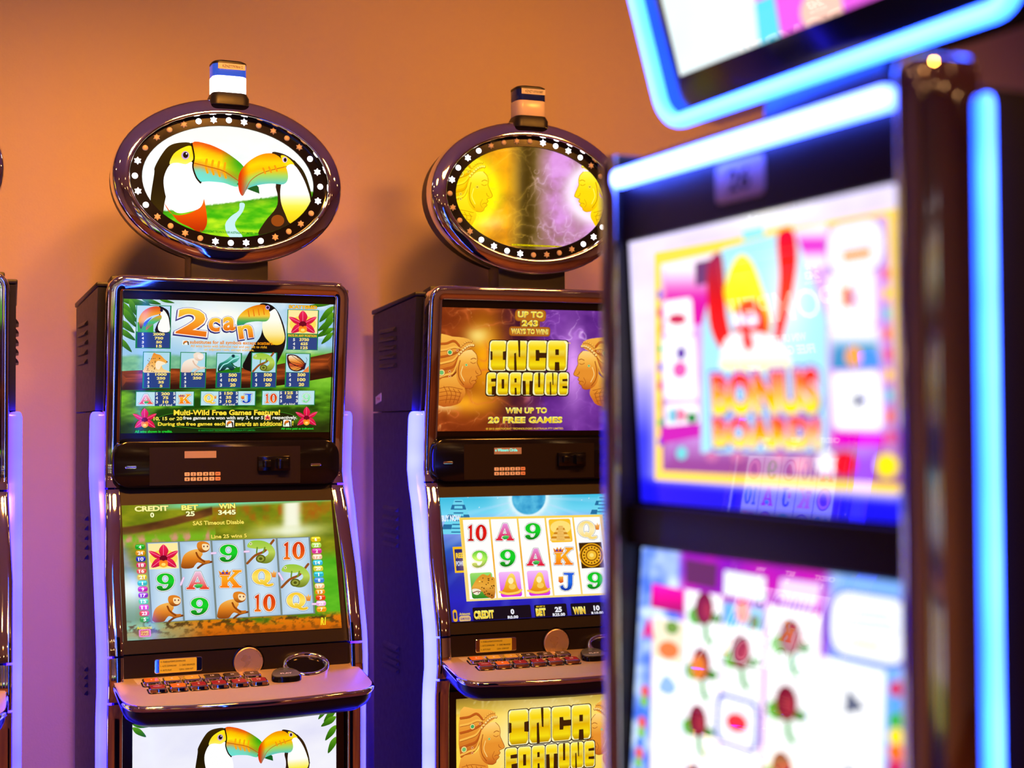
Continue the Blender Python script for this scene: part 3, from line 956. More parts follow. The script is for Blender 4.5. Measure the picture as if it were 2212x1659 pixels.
def art_toucan_lower():
    A = Art([(358, 142), (1785, 122), (1862, 990), (393, 1072)], 0.474, 0.296)

    def bg(x, y):
        yy = y + (x - 1100) * .045
        n, n2 = fbm(x / 120, y / 45, 5), fbm(x / 45, y / 60, 8)
        c = mixc((85, 105, 8), (165, 165, 25), n)
        c = mixc(c, (170, 95, 12), np.clip((n2 - .35) * 2, 0, 1) * np.clip((x - 750) / 300, 0, 1) * np.clip((330 - yy) / 100, 0, 1))
        c = mixc(c, (120, 215, 160), np.clip((165 - yy) / 25, 0, 1) * np.clip((x - 500) / 300, 0, 1))
        br = np.abs(yy - (285 - np.clip((x - 350) / 650, 0, 1.4) ** 1.5 * 110))
        c = mixc(c, mixc((70, 40, 15), (130, 80, 30), n), np.clip((34 - br) / 14, 0, 1) * (x < 980))
        wf = np.exp(-((x - 1520) / 62) ** 4) * np.clip((yy - 150) / 10, 0, 1) * np.clip((400 - yy) / 100, 0, 1)
        c = mixc(c, (255, 255, 235), wf * .95)
        c = mixc(c, (245, 250, 220), np.exp(-((x - 1500) / 210) ** 2 - ((yy - 345) / 45) ** 2) * .9)
        c = mixc(c, mixc((120, 180, 30), (210, 150, 120), np.clip((n2 - .45) * 4, 0, 1)), np.exp(-((yy - 350) / 40) ** 2) * (x < 1000))
        wl = np.clip((640 - x) / 200, 0, 1) * np.clip((yy - 520) / 60, 0, 1)
        c = mixc(c, mixc((110, 150, 130), (230, 245, 240), np.exp(-((yy - 690) / 110) ** 2)), wl)
        c = mixc(c, mixc((60, 160, 20), (110, 200, 40), n), np.clip((x - 1640) / 60, 0, 1) * np.clip((yy - 480) / 80, 0, 1))
        bo = np.clip((yy - 900) / 40, 0, 1)
        d = mixc((225, 120, 10), (170, 70, 5), np.clip((yy - 960) / 130, 0, 1))
        d = mixc(d, (120, 205, 190), np.clip((950 - x) / 420, 0, 1) * np.clip(1.3 - n, 0, 1))
        leaf = np.clip((fbm(x / 32, y / 20, 33) - .50) * 9, 0, 1) * np.clip(1 - (yy - 930) / 130, 0, 1)
        d = mixc(d, (75, 50, 15), leaf)
        d = mixc(d, (60, 120, 15), np.clip((fbm(x / 80, y / 30, 37) - .55) * 6, 0, 1) * np.clip((x - 1000) / 200, 0, 1) * np.clip((980 - yy) / 40, 0, 1))
        return mixc(c, d, bo)
    A.bg(bg, 220, 140)
    # reels
    TL, TR, BR, BL = (np.array(p, float) for p in ((528, 402), (1640, 372), (1676, 886), (562, 945)))
    q = lambda a, b: tuple((TL * (1 - a) + TR * a) * (1 - b) + (BL * (1 - a) + BR * a) * b)
    A.poly([q(-.004, -.01), q(1.004, -.01), q(1.004, 1.01), q(-.004, 1.01)], (120, 135, 130))
    for c in range(5):
        a0, a1 = c * .2 + .006, c * .2 + .194
        A.poly([q(a0, 0), q(a1, 0), q(a1, 1), q(a0, 1)], lambda x, y: mixc((205, 228, 245), (165, 195, 220), np.clip(np.abs((x - x.mean()) / 110) ** 2, 0, 1)))
    names = (('flower', 'monkey', '9', 'chameleon', '10'), ('9', 'A', 'K', 'Q', 'chameleon'), ('monkey', '9', 'monkey', '10', 'Q'))
    for r in range(3):
        for c in range(5):
            x, y = q(.1 + .2 * c, (r + .5) / 3)
            reel_symbol(A, names[r][c], x, y, 215, 172)
    for a, b in (((972, 476), (1002, 474)), ((1198, 467), (1228, 465)), ((762, 690), (782, 642)), ((1432, 615), (1458, 660)), ((1660, 827), (1690, 827))):
        A.line([a, b], 15, (225, 180, 225))
        A.line([a, b], 7, (250, 225, 250))
    L = (('4', (20, 160, 30)), ('24', (220, 140, 10)), ('10', (30, 40, 170)), ('18', (215, 50, 90)), ('16', (225, 80, 60)), ('21', (225, 190, 20)), ('1', (60, 185, 190)),
         ('9', (190, 30, 160)), ('17', (140, 40, 180)), ('15', (90, 205, 150)), ('11', (220, 60, 180)), ('23', (225, 50, 20)), ('5', (30, 150, 20)))
    Rr = (('6', (225, 190, 10)), ('22', (170, 220, 80)), ('2', (220, 50, 150)), ('12', (240, 190, 150)), ('14', (50, 180, 215)), ('20', (220, 205, 60)), ('1', (40, 180, 200)),
          ('8', (60, 130, 220)), ('19', (245, 190, 130)), ('13', (235, 140, 20)), ('3', (225, 60, 10)), ('25', (240, 170, 220)), ('7', (240, 150, 20)))
    for tab, a, b in ((L, (483, 428), (513, 926)), (Rr, (1681, 387), (1721, 863))):
        for i, (t, c) in enumerate(tab):
            x, y = a[0] + (b[0] - a[0]) * i / 12, a[1] + (b[1] - a[1]) * i / 12
            A.rect(x - 35, y - 17, x + 35, y + 17, c, 15)
            A.rect(x - 28, y - 13, x + 28, y - 4, tuple(min(255, k + 60) for k in c), 5)
            A.text(t, x, y + 1, 8 if t == '1' else 17 * len(t), 23, (255, 255, 250), .03)
    dk = [((60, 60, 0), .03)]
    A.text('CREDIT', 563, 168, 225, 38, (250, 245, 150), .05, 0, dk)
    A.text('BET', 825, 164, 115, 36, (250, 245, 120), .05, 0, dk)
    A.text('WIN', 1078, 157, 115, 36, (250, 245, 120), .05, 0, dk)
    A.text('0', 567, 212, 26, 34, (255, 255, 190), .04, 0, dk)
    A.text('25', 828, 206, 60, 34, (255, 255, 190), .04, 0, dk)
    A.text('3445', 1078, 199, 122, 34, (255, 255, 190), .04, 0, dk)
    A.text('SAS Timeout Disable', 1020, 268, 350, 30, (245, 225, 90), .035, 0, dk)
    A.text('Line 25 wins 5', 1092, 361, 245, 27, (245, 225, 90), .035, 0, dk)
    A.text('R1', 1733, 945, 42, 52, (250, 225, 40), .05, .25)
    A.text('Aristocrat', 510, 984, 98, 20, (240, 220, 20), .03)
    A.rect(470, 997, 556, 1046, (235, 130, 200), 10)
    A.rect(482, 1004, 544, 1038, (200, 40, 60), 4)
    A.text('GAME', 513, 1013, 50, 14, (250, 220, 120), .03)
    A.text('RULES', 513, 1030, 50, 14, (250, 220, 120), .03)
    return A


# ------------------------------------------------------------------ toucan machine, oval topper picture
def ellipse_clip(a, b, n=56):
    return [(a * math.cos(2 * PI * k / n), b * math.sin(2 * PI * k / n)) for k in range(n)]


def toucan_pair(A):
    # left bird
    A.poly(sm([(560, 1090), (585, 900), (590, 850), (640, 760), (690, 705), (760, 684), (840, 690), (860, 760), (850, 840), (870, 930), (905, 960), (690, 1010), (640, 1190), (600, 1140)], 4), vgrad((60, 40, 0), (30, 20, 0), (60, 45, 5)))
    A.poly(sm([(690, 830), (720, 760), (790, 715), (842, 712), (850, 800), (800, 838), (740, 832)], 4), vgrad((255, 235, 20), (255, 225, 30), (255, 245, 120)))
    A.poly(sm([(655, 1100), (700, 1170), (780, 1180), (880, 1140), (920, 1060), (946, 1190), (940, 1260), (900, 1300), (820, 1260), (740, 1215)], 4), vgrad((245, 120, 20), (235, 80, 0), (180, 40, 0)))
    A.poly(sm([(690, 838), (740, 822), (800, 832), (848, 820), (868, 920), (908, 970), (925, 1060), (900, 1130), (820, 1160), (740, 1165), (685, 1110), (655, 1010), (652, 920)], 4), (255, 255, 255))
    A.poly(sm([(845, 686), (940, 690), (1040, 730), (1120, 780), (1190, 840), (1215, 900), (1160, 985), (1060, 960), (960, 950), (900, 950), (868, 900), (852, 820)], 4),
           lambda x, y: mixc(mixc(ramp((y - (690 + np.clip(x - 900, 0, 400) * .35)) / 240, [(0, (235, 90, 10)), (.16, (255, 190, 0)), (.42, (255, 235, 10)), (.6, (245, 150, 30)), (.78, (120, 215, 190)), (1, (110, 225, 210))]),
                                  (250, 240, 40), 0.0), (40, 165, 20), np.clip((x - 1040) / 130, 0, 1) * np.clip(1.25 - (y - 780) / 190, 0, 1)), fine=18)
    A.poly([(1150, 970), (1215, 900), (1300, 990), (1306, 1035), (1240, 1010)], (20, 90, 30))
    for k in range(4):
        A.line(smo([(945 + k * 42, 800 + k * 8), (938 + k * 42, 845 + k * 12), (950 + k * 42, 890 + k * 12)]), 16, (250, 165, 10))
    A.line(smo([(860, 825), (960, 850), (1060, 880), (1160, 945)]), 6, (190, 90, 10))
    A.line(smo([(842, 690), (858, 780), (850, 850), (872, 920), (902, 960)]), 11, (25, 15, 0))
    A.ellipse(798, 771, 27, 29, (200, 160, 215))
    A.ellipse(800, 769, 18, 21, (25, 10, 5))
    A.ellipse(806, 760, 5, 6, (255, 255, 255), 8)
    # right bird
    A.poly(sm([(1390, 760), (1450, 756), (1520, 790), (1590, 860), (1640, 960), (1665, 1080), (1640, 1180), (1560, 1240), (1440, 1320), (1300, 1320), (1340, 1230), (1420, 1130), (1430, 1050), (1418, 970), (1480, 900)], 4), (45, 28, 12))
    A.poly(sm([(1450, 775), (1490, 780), (1545, 835), (1510, 850), (1480, 840)], 3), (255, 220, 20))
    A.poly(sm([(1450, 990), (1480, 880), (1500, 840), (1545, 840), (1600, 920), (1640, 1020), (1655, 1100), (1600, 1190), (1520, 1240), (1480, 1170), (1452, 1090)], 4), vgrad((255, 255, 255), (255, 255, 255), (255, 255, 250), (250, 235, 40), (245, 200, 20)))
    A.poly(sm([(1160, 940), (1175, 880), (1230, 815), (1310, 768), (1390, 758), (1450, 790), (1490, 860), (1500, 930), (1470, 970), (1390, 965), (1300, 975), (1225, 1000), (1190, 1050), (1165, 1010)], 4),
           lambda x, y: mixc(ramp((y - 760 - np.clip(1300 - x, 0, 200) * .35) / 215, [(0, (245, 140, 0)), (.3, (255, 215, 0)), (.5, (255, 190, 0)), (.7, (170, 215, 90)), (1, (90, 200, 200))]), (220, 50, 0), np.clip((1235 - x) / 60, 0, 1)), fine=18)
    A.line(smo([(1215, 1000), (1250, 940), (1330, 890), (1480, 850)]), 5, (190, 90, 20))
    for k in range(3):
        A.line([(1330 + k * 40, 860 - k * 8), (1345 + k * 40, 895 - k * 8)], 12, (245, 150, 10))
    A.line(smo([(1540, 810), (1600, 880), (1640, 980), (1662, 1090)]), 12, (40, 30, 0))
    A.ellipse(1479, 802, 17, 20, (215, 190, 225))
    A.ellipse(1481, 803, 10, 14, (30, 10, 10))
    A.ellipse(1430, 1220, 45, 40, (150, 70, 15))


def art_toucan_topper():
    A = Art([(494, 525), (1670, 613), (1686, 1361), (502, 1307)], 0.392, 0.256, ellipse_clip(.195, .127))

    def bg(x, y):
        n = fbm(x / 130, y / 60, 2)
        c = mixc((225, 240, 235), (255, 255, 250), np.clip(n * 1.6, 0, 1))
        c = mixc(c, (255, 255, 240), np.clip((760 - y) / 150, 0, 1))
        hl = np.clip((y - (1110 - (x - 900) * .13 + 14 * fbm(x / 14, y / 14, 4))) / 8, 0, 1)
        g = mixc((60, 180, 10), (190, 235, 30), np.clip((fbm(x / 110, y / 35, 6) - .3) * 2, 0, 1))
        g = mixc(g, (40, 120, 20), np.clip(1 - (y - (1110 - (x - 900) * .13)) / 60, 0, 1) * .7)
        return mixc(c, g, hl)
    A.bg(bg, 170, 110)
    A.poly(sm([(1170, 1100), (1205, 1105), (1190, 1160), (1140, 1230), (1150, 1280), (1190, 1330), (1100, 1330), (1070, 1250), (1110, 1190), (1165, 1150)], 3), (195, 235, 235))
    toucan_pair(A)
    A.text('\u00a9 ARISTOCRAT TECHNOLOGIES AUSTRALIA PTY LIMITED.  2006', 1100, 1300, 400, 16, (20, 140, 20), .03)
    return A


def art_toucan_belly():
    A = Art([(0, 0), (1400, 0), (1400, 1300), (0, 1300)], 0.45, 0.42)
    A.bg(lambda x, y: mixc(mixc((225, 225, 250), (255, 255, 255), fbm(x / 300, y / 150, 3)), (80, 170, 30), np.clip((y - 760) / 120, 0, 1)), 60, 50)
    for (x, y, dx, dy, wd) in ((1400, 0, -90, 90, 46), (1400, 60, -110, 60, 46), (1400, 120, -80, 100, 46), (1330, 0, -60, 70, 30), (1240, 0, -90, 40, 26), (1400, 200, -60, 110, 46), (0, 0, 130, 20, 40), (0, 20, 90, 70, 40)):
        L = math.hypot(dx, dy)
        nx, ny = -dy / L * wd / 2, dx / L * wd / 2
        A.poly(sm([(x, y), (x + dx * .4 + nx, y + dy * .4 + ny), (x + dx, y + dy), (x + dx * .4 - nx, y + dy * .4 - ny)], 4), vgrad((100, 165, 30), (55, 125, 15), (30, 90, 10)))
    s, ox, oy = 0.72, 10, -420
    B = Art([((x - ox) / s, (y - oy) / s) for x, y in ((0, 0), (1400, 0), (1400, 1300), (0, 1300))], 0.45, 0.42)
    B.z = A.z
    toucan_pair(B)
    for v in B.V:
        A.V.append(v)
    for c in B.C:
        A.C.append(c)
    A.F += [tuple(i + A.n for i in f) for f in B.F]
    A.n += B.n
    A.z = B.z
    return A


# ------------------------------------------------------------------ golden-temple machine
def golden_face(A, T, flip=False, glow=False):
    """profile of a carved golden face looking right; T maps its drawing units to the screen"""
    c = ((255, 230, 30), (250, 215, 10), (240, 180, 0)) if glow else ((250, 185, 75), (232, 145, 45), (190, 90, 25))
    lt = (255, 245, 90) if glow else (255, 215, 130)
    dk = (205, 150, 0) if glow else (160, 75, 18)
    f = lambda pts: [T(*p) for p in pts]
    # headdress of curved bands, then ear piece, neck and shoulder
    A.poly(f(sm([(462, 500), (560, 496), (668, 512), (702, 556), (640, 600), (600, 660), (560, 760), (462, 790)], 3)), vgrad(*c))
    for k in range(6):
        y = 520 + k * 46
        A.line(f(smo([(462, y + 26), (520, y + 22 - k * 3), (572, y + 6 - k * 4), (612, 566 + k * 12)])), 15, c[0] if k % 2 else c[2])
        A.line(f(smo([(462, y + 34), (520, y + 30 - k * 3), (572, y + 15 - k * 4), (612, 574 + k * 12)])), 4, dk)
    A.poly(f(sm([(560, 770), (600, 740), (640, 840), (648, 880), (632, 915), (592, 960), (462, 965), (462, 800)], 3)), vgrad(*c))
    # face
    face = [(604, 650), (622, 612), (660, 590), (698, 590), (722, 616), (730, 650), (728, 676), (740, 704), (757, 742), (752, 756), (730, 762), (722, 768), (729, 782), (727, 792), (716, 798), (722, 808), (714, 820), (704, 826), (698, 842), (676, 852), (646, 848), (612, 824), (590, 780), (588, 710)]
    A.poly(f(sm(face, 3)), vgrad(lt, c[0], c[1], c[1], c[2]))
    A.line(f(smo([(698, 590), (722, 616), (730, 650), (728, 676), (740, 704), (757, 742), (752, 756), (722, 768), (729, 782), (716, 798), (722, 808), (704, 826), (698, 842), (676, 852), (646, 848)])), 4, dk)
    A.line(f(smo([(716, 796), (700, 796), (690, 802)])), 4, dk)
    A.line(f(smo([(735, 752), (722, 744), (718, 730)])), 4, dk)
    A.line(f(smo([(686, 652), (704, 644), (722, 650)])), 5, dk)
    A.line(f(smo([(684, 672), (702, 680), (718, 674)])), 4, dk)
    A.line(f(smo([(690, 770), (676, 800), (688, 824)])), 3, dk)
    A.line(f(smo([(612, 660), (600, 720), (606, 780), (636, 826)])), 6, dk)
    A.line(f(smo([(630, 700), (618, 750), (640, 800)])), 5, lt)
    # bead band along the brow and ear studs
    for k in range(8):
        t = k / 7
        x, y = 606 + 96 * t, 618 - 62 * math.sin(t * 1.75)
        A.ellipse(*f([(x, y)])[0], 10, 11, dk, 10)
        A.ellipse(*f([(x - 1, y - 2)])[0], 7.5, 8, lt, 10)
        A.ellipse(*f([(x - 14, y - 26)])[0], 8, 9, dk, 10)
        A.ellipse(*f([(x - 15, y - 28)])[0], 6, 6.5, c[0], 10)
    for x, y, r, k in ((542, 604, 18, (60, 170, 100)), (654, 690, 9, (60, 190, 110)), (485, 742, 20, (110, 190, 110)), (540, 735, 8, (190, 50, 30)), (540, 768, 8, (200, 60, 30)), (592, 590, 8, (190, 60, 60))):
        A.ellipse(*f([(x, y)])[0], r * 1.25, r * 1.25, dk, 12)
        A.ellipse(*f([(x, y)])[0], r * 1.1, r * 1.1, lt, 12)
        A.ellipse(*f([(x, y)])[0], r * .75, r * .75, k if not glow else (200, 160, 0), 12)
    for k in range(4):
        A.line(f(smo([(500 + k * 32, 836 + k * 8), (522 + k * 30, 888), (512 + k * 26, 950)])), 4, dk)
        A.line(f(smo([(470, 850 + k * 28), (540, 840 + k * 28), (628 - k * 8, 858 + k * 24)])), 4, dk)


def wisps(x, y, seed):
    """thin drifting smoke lines"""
    wx = x + 190 * (fbm(x / 210, y / 210, seed) - .5)
    wy = y + 190 * (fbm(x / 210, y / 210, seed + 7) - .5)
    fade = np.clip(fbm(x / 170, y / 170, seed + 31) * 2.2 - .55, 0, 1)
    r = 1 - np.abs(2 * fbm(wx / 150, wy / 100, seed + 3, 2) - 1)
    r2 = 1 - np.abs(2 * fbm(wx / 85, wy / 130, seed + 13, 2) - 1)
    soft = np.clip((r - .60) * 2.2, 0, 1) * .7
    return (np.clip((r - .93) * 12, 0, 1) + soft) * fade, np.clip((r2 - .94) * 16, 0, 1) * fade


def gold_text(A, body, cx, cy, wd, ht, bold=.04, spacing=1.06):
    A.text(body, cx, cy, wd, ht, vgrad((255, 250, 130), (250, 215, 0), (225, 165, 0), (255, 245, 90), (230, 180, 0)), bold, 0, [((45, 25, 0), .040), ((255, 250, 190), .016)], spacing=spacing)


def block_letters(A, word, xs, y0, y1):
    """bulging block capitals"""
    for ch, x0, x1 in zip(word, xs[:-1], xs[1:]):
        w = x1 - x0 - 6
        cx, cy = (x0 + x1) / 2, (y0 + y1) / 2
        A.rect(x0 - 4, y0 - 8, x1 + 4, y1 + 10, (35, 18, 5), 22)
        A.rect(x0 + 2, y0 - 2, x1 - 2, y1 + 2, (255, 248, 190), 20)
        f = bx(x0 + 6, y0 + 3, x1 - 6, y1 - 3)

        def gold(x, y):
            return ramp((y - y0) / (y1 - y0), [(0, (255, 245, 120)), (.25, (250, 210, 0)), (.42, (240, 220, 90)), (.5, (225, 170, 0)), (.8, (250, 225, 20)), (1, (190, 140, 0))])
        A.poly(f([(.0, .12), (.12, 0), (.88, 0), (1, .12), (1, .88), (.88, 1), (.12, 1), (0, .88)]), gold, fine=10)
        dk = (120, 80, 0)
        cuts = {'I': [[(.80, .36), (1.02, .34), (1.02, .66), (.80, .64)], [(-.02, .34), (.12, .36), (.12, .64), (-.02, .66)]], 'E': [[(.40, .28), (1.02, .26), (1.02, .38), (.40, .38)], [(.40, .60), (1.02, .60), (1.02, .72), (.40, .70)]],
                'N': [[(.34, .42), (.44, .40), (.48, 1.02), (.34, 1.02)], [(.54, -.02), (.66, -.02), (.66, .56), (.58, .54)]],
                'C': [[(.40, .30), (.60, .30), (.62, .40), (1.02, .40), (1.02, .58), (.62, .58), (.60, .68), (.40, .68)]],
                'A': [[(.40, .28), (.60, .28), (.60, .48), (.40, .48)], [(.38, .72), (.62, .72), (.64, 1.02), (.36, 1.02)]],
                'F': [[(.44, .26), (1.02, .24), (1.02, .40), (.44, .40)], [(.52, .62), (1.02, .60), (1.02, 1.02), (.52, 1.02)]],
                'O': [[(.38, .28), (.62, .28), (.62, .72), (.38, .72)]],
                'R': [[(.40, .24), (.60, .24), (.60, .44), (.40, .44)], [(.42, .68), (.58, .68), (.62, 1.02), (.42, 1.02)]],
                'T': [[(-.02, .36), (.30, .36), (.34, 1.02), (-.02, 1.02)], [(.70, .36), (1.02, .36), (1.02, 1.02), (.66, 1.02)]],
                'U': [[(.40, -.02), (.60, -.02), (.60, .66), (.40, .66)]]}
        for cpoly in cuts[ch]:
            A.poly(f(cpoly), (60, 30, 5))


def art_temple_upper():
    A = Art([(491, 295), (1728, 326), (1687, 1136), (458, 1144)], 0.474, 0.296)

    def bg(x, y):
        n = fbm(x / 160, y / 130, 11)
        c = mixc((105, 35, 10), (150, 60, 15), n)
        c = mixc(c, (60, 15, 40), np.exp(-((x - 1010) / 130) ** 2))
        c = mixc(c, mixc((70, 20, 110), (130, 60, 170), n), np.clip((x - 1040) / 160, 0, 1))
        c = mixc(c, (255, 170, 10), np.exp(-((x - 780) / 120) ** 2 - ((y - 640) / 260) ** 2))
        c = mixc(c, (255, 225, 120), np.exp(-((x - 735) / 80) ** 2 - ((y - 490) / 60) ** 2) * .9)
        c = mixc(c, (250, 165, 30), np.exp(-((x - 650) / 190) ** 2 - ((y - 950) / 70) ** 2))
        c = mixc(c, (255, 210, 140), np.clip(1 - np.abs(y - 975 - (x - 470) * .05) / 40, 0, 1) * np.clip((640 - x) / 150, 0, 1))
        c = mixc(c, (230, 160, 250), np.exp(-((x - 1385) / 75) ** 2 - ((y - 700) / 250) ** 2))
        a, b = wisps(x, y, 5)
        fire = mixc((225, 110, 50), (255, 200, 120), b)
        smoke = mixc((190, 120, 225), (240, 200, 255), b)
        wc = mixc(fire, smoke, np.clip((x - 1000) / 160, 0, 1))
        return mixc(mixc(c, wc, a * .6), wc, b * .55)
    A.bg(bg, 260, 165)
    golden_face(A, lambda x, y: (x, y))
    golden_face(A, lambda x, y: (1385 + (758 - x), y + 6))
    A.rect(985, 308, 1195, 395, (150, 80, 10), 24)
    A.rect(1022, 376, 1152, 440, (150, 80, 10), 16)
    A.rect(945, 425, 1224, 496, (150, 80, 10), 18)
    A.rect(990, 313, 1190, 390, (185, 105, 25), 22)
    A.rect(950, 430, 1219, 491, (185, 105, 25), 16)
    gold_text(A, 'UP TO', 1091, 345, 172, 42)
    gold_text(A, '243', 1086, 405, 108, 42)
    gold_text(A, 'WAYS TO WIN!', 1085, 461, 252, 36)
    block_letters(A, 'INCA', (812, 928, 1070, 1204, 1338), 524, 728)
    block_letters(A, 'FORTUNE', (790, 858, 944, 1030, 1108, 1188, 1278, 1346), 742, 895)
    A.text('TM', 1352, 540, 20, 9, (250, 200, 60), .02)
    gold_text(A, 'WIN UP TO', 1060, 1000, 282, 40)
    gold_text(A, '20 FREE GAMES', 1055, 1065, 505, 44)
    A.text('\u00a9 2012 ARISTOCRAT TECHNOLOGIES AUSTRALIA PTY LIMITED.', 1052, 1124, 530, 14, (235, 185, 50), .02)
    return A


def pyramid(A, x0, y0, x1, y1, ca, cb):
    f = bx(x0, y0, x1, y1)
    for k in range(7):
        t, t2 = k / 7, (k + 1) / 7
        h = .5 * (.22 + .78 * t)
        A.poly(f([(.5 - h, t), (.5 + h, t), (.5 + h + .04, t2), (.5 - h - .04, t2)]), ca if k % 2 else cb)
    A.poly(f([(.42, 0), (.58, 0), (.70, 1), (.30, 1)]), cb)
    for k in range(9):
        A.line(f([(.42 - .012 * k, k / 9 + .05), (.58 + .012 * k, k / 9 + .05)]), (y1 - y0) * .035, ca)


def art_temple_lower():
    A = Art([(472, 96), (1706, 66), (1815, 875), (556, 945)], 0.474, 0.296)

    def bg(x, y):
        yy = y + (x - 1100) * .04
        c = ramp((yy - 80) / 870, [(0, (60, 190, 225)), (.12, (110, 215, 245)), (.22, (160, 175, 250)), (.4, (40, 90, 190)), (.55, (20, 50, 170)), (.8, (35, 35, 190)), (1, (30, 25, 150))])
        r = np.hypot(x - 1080, (yy - 95))
        c = mixc(c, (255, 255, 255), np.exp(-((r - 125) / 20) ** 2) * .9)
        c = mixc(c, (205, 245, 255), np.exp(-((r - 160) / 90) ** 2) * .6)
        c = mixc(c, mixc((20, 130, 190), (110, 210, 240), fbm(x / 40, y / 40, 3)), np.clip((118 - r) / 8, 0, 1))
        ang = np.arctan2(yy - 95, x - 1080)
        c = mixc(c, (200, 225, 255), np.clip(np.sin(ang * 22) - .4, 0, 1) * np.exp(-r / 420) * (r > 130))
        st = vnoise(x / 7, y / 7, 12)
        return mixc(c, (255, 255, 255), np.clip((st - .965) * 40, 0, 1) * (yy < 250))
    A.bg(bg, 240, 150)
    pyramid(A, 470, 110, 730, 345, (30, 110, 160), (110, 215, 240))
    pyramid(A, 1450, 85, 1720, 300, (30, 110, 160), (110, 215, 240))
    A.text('BUY NOW', 550, 236, 130, 44, (225, 240, 255), .05, .1)
    A.rect(560, 432, 660, 606, (250, 190, 20))
    A.rect(572, 448, 656, 592, (15, 30, 110))
    A.text('REEL', 615, 490, 62, 36, (250, 205, 40), .05)
    A.text('POWER', 618, 545, 64, 34, (200, 215, 240), .04)
    TL, TR, BR, BL = (np.array(p, float) for p in ((624, 248), (1570, 226), (1636, 745), (672, 790)))
    q = lambda a, b: tuple((TL * (1 - a) + TR * a) * (1 - b) + (BL * (1 - a) + BR * a) * b)
    A.poly([q(-.018, -.03), q(1.018, -.03), q(1.018, 1.025), q(-.018, 1.025)], vgrad((250, 215, 90), (240, 170, 30), (250, 225, 140)))
    for c in range(5):
        A.poly([q(c * .2 + .006, 0), q(c * .2 + .194, 0), q(c * .2 + .194, 1), q(c * .2 + .006, 1)], (255, 255, 252))
    at = lambda c, r: q(.1 + .2 * c, (r + .5) / 3)

    def gbox(c, r, fw, fh):
        x, y = at(c, r)
        return x - fw / 2, y - fh / 2, x + fw / 2, y + fh / 2
    glyph(A, '10', *gbox(0, 0, 138, 112), RED10, 9, 12)
    letter_A(A, *gbox(1, 0, 122, 116), MAGA)
    glyph(A, '9', *gbox(2, 0, 112, 114), GREEN9, 9, 12)
    x0, y0, x1, y1 = gbox(3, 0, 168, 154)
    A.rect(x0, y0, x1, y1, (250, 195, 40), 14)
    A.ellipse((x0 + x1) / 2, y0 + 55, 70, 46, (255, 225, 120))
    pyramid(A, x0 + 8, y0 + 44, x1 - 8, y1 - 8, (205, 130, 20), (250, 205, 110))
    letter_Q(A, *gbox(4, 0, 150, 120), pale=True)
    glyph(A, '9', *gbox(0, 1, 112, 118), GREEN9, 9, 12)
    glyph(A, '9', *gbox(1, 1, 112, 118), GREEN9, 9, 12)
    letter_A(A, *gbox(2, 1, 122, 118), MAGA)
    letter_K(A, *gbox(3, 1, 128, 118))
    x0, y0, x1, y1 = gbox(4, 1, 178, 168)
    A.rect(x0, y0, x1, y1, (60, 35, 5))
    cx, cy = (x0 + x1) / 2, (y0 + y1) / 2
    for r, c in ((84, (235, 165, 20)), (76, (110, 60, 0)), (66, (240, 175, 30)), (40, (150, 85, 5)), (32, (245, 190, 50)), (14, (255, 225, 120))):
        A.ellipse(cx, cy, r, r * .98, c, 24)
    for k in range(16):
        a = k * PI / 8
        A.ellipse(cx + 53 * math.cos(a), cy + 53 * math.sin(a), 6, 6, (90, 45, 0), 8)
    # bottom row
    x0, y0, x1, y1 = gbox(0, 2, 170, 168)
    A.rect(x0, y0, x1, y1, vgrad((150, 225, 110), (30, 130, 20)), 14)
    f = bx(x0, y0, x1, y1)
    A.poly(f(sm([(1.0, .22), (.86, .16), (.84, .02), (.72, .10), (.52, .04), (.30, .22), (.16, .44), (.08, .62), (.16, .80), (.36, .84), (.50, .74), (.64, .92), (1.0, 1.0)], 3)), vgrad((215, 140, 30), (235, 170, 60), (170, 95, 20)))
    A.poly(f(sm([(.10, .66), (.30, .64), (.46, .72), (.34, .88), (.16, .84)], 3)), (245, 235, 210))
    A.line(f(smo([(.14, .80), (.30, .74), (.44, .76)])), 6, (120, 30, 20))
    rnd = random.Random(3)
    for _ in range(30):
        A.ellipse(*f([(rnd.uniform(.34, .98), rnd.uniform(.18, .92))])[0], 4.5, 4, (70, 35, 5), 6)
    A.ellipse(*f([(.40, .34)])[0], 7, 5, (250, 230, 90), 8)
    for c in (1, 2):
        x0, y0, x1, y1 = gbox(c, 2, 164, 164)
        A.rect(x0, y0, x1, y1, vgrad((250, 200, 250), (225, 110, 235), (215, 20, 225)), 14)
        f = bx(x0, y0, x1, y1)
        A.poly(f(sm([(.06, .86), (.22, .70), (.34, .30), (.50, .06), (.66, .12), (.74, .40), (.82, .66), (.96, .80), (.80, .92), (.40, .96)], 3)), vgrad((255, 225, 110), (245, 180, 40), (225, 120, 10)))
        A.line(f(smo([(.06, .82), (.40, .90), (.80, .84), (.96, .74)])), 15, (255, 210, 90))
        A.ellipse(*f([(.52, .36)])[0], 18, 22, (255, 240, 180), 14)
        A.ellipse(*f([(.58, .60)])[0], 24, 20, (250, 205, 90), 14)
    letter_J(A, *gbox(3, 2, 108, 122))
    glyph(A, '9', *gbox(4, 2, 112, 116), GREEN9, 9, 12)
    # meters
    A.rect(693, 848, 1100, 935, (14, 10, 24), 8)
    A.rect(1112, 830, 1345, 922, (14, 10, 24), 8)
    A.rect(1360, 820, 1740, 912, (14, 10, 24), 8)
    gold_text(A, 'CREDIT', 772, 895, 130, 54, .05)
    A.text('0', 966, 875, 24, 36, (240, 240, 250), .05)
    A.text('R0.00', 970, 912, 70, 20, (240, 240, 250), .04)
    gold_text(A, 'BET', 1160, 878, 66, 50, .05)
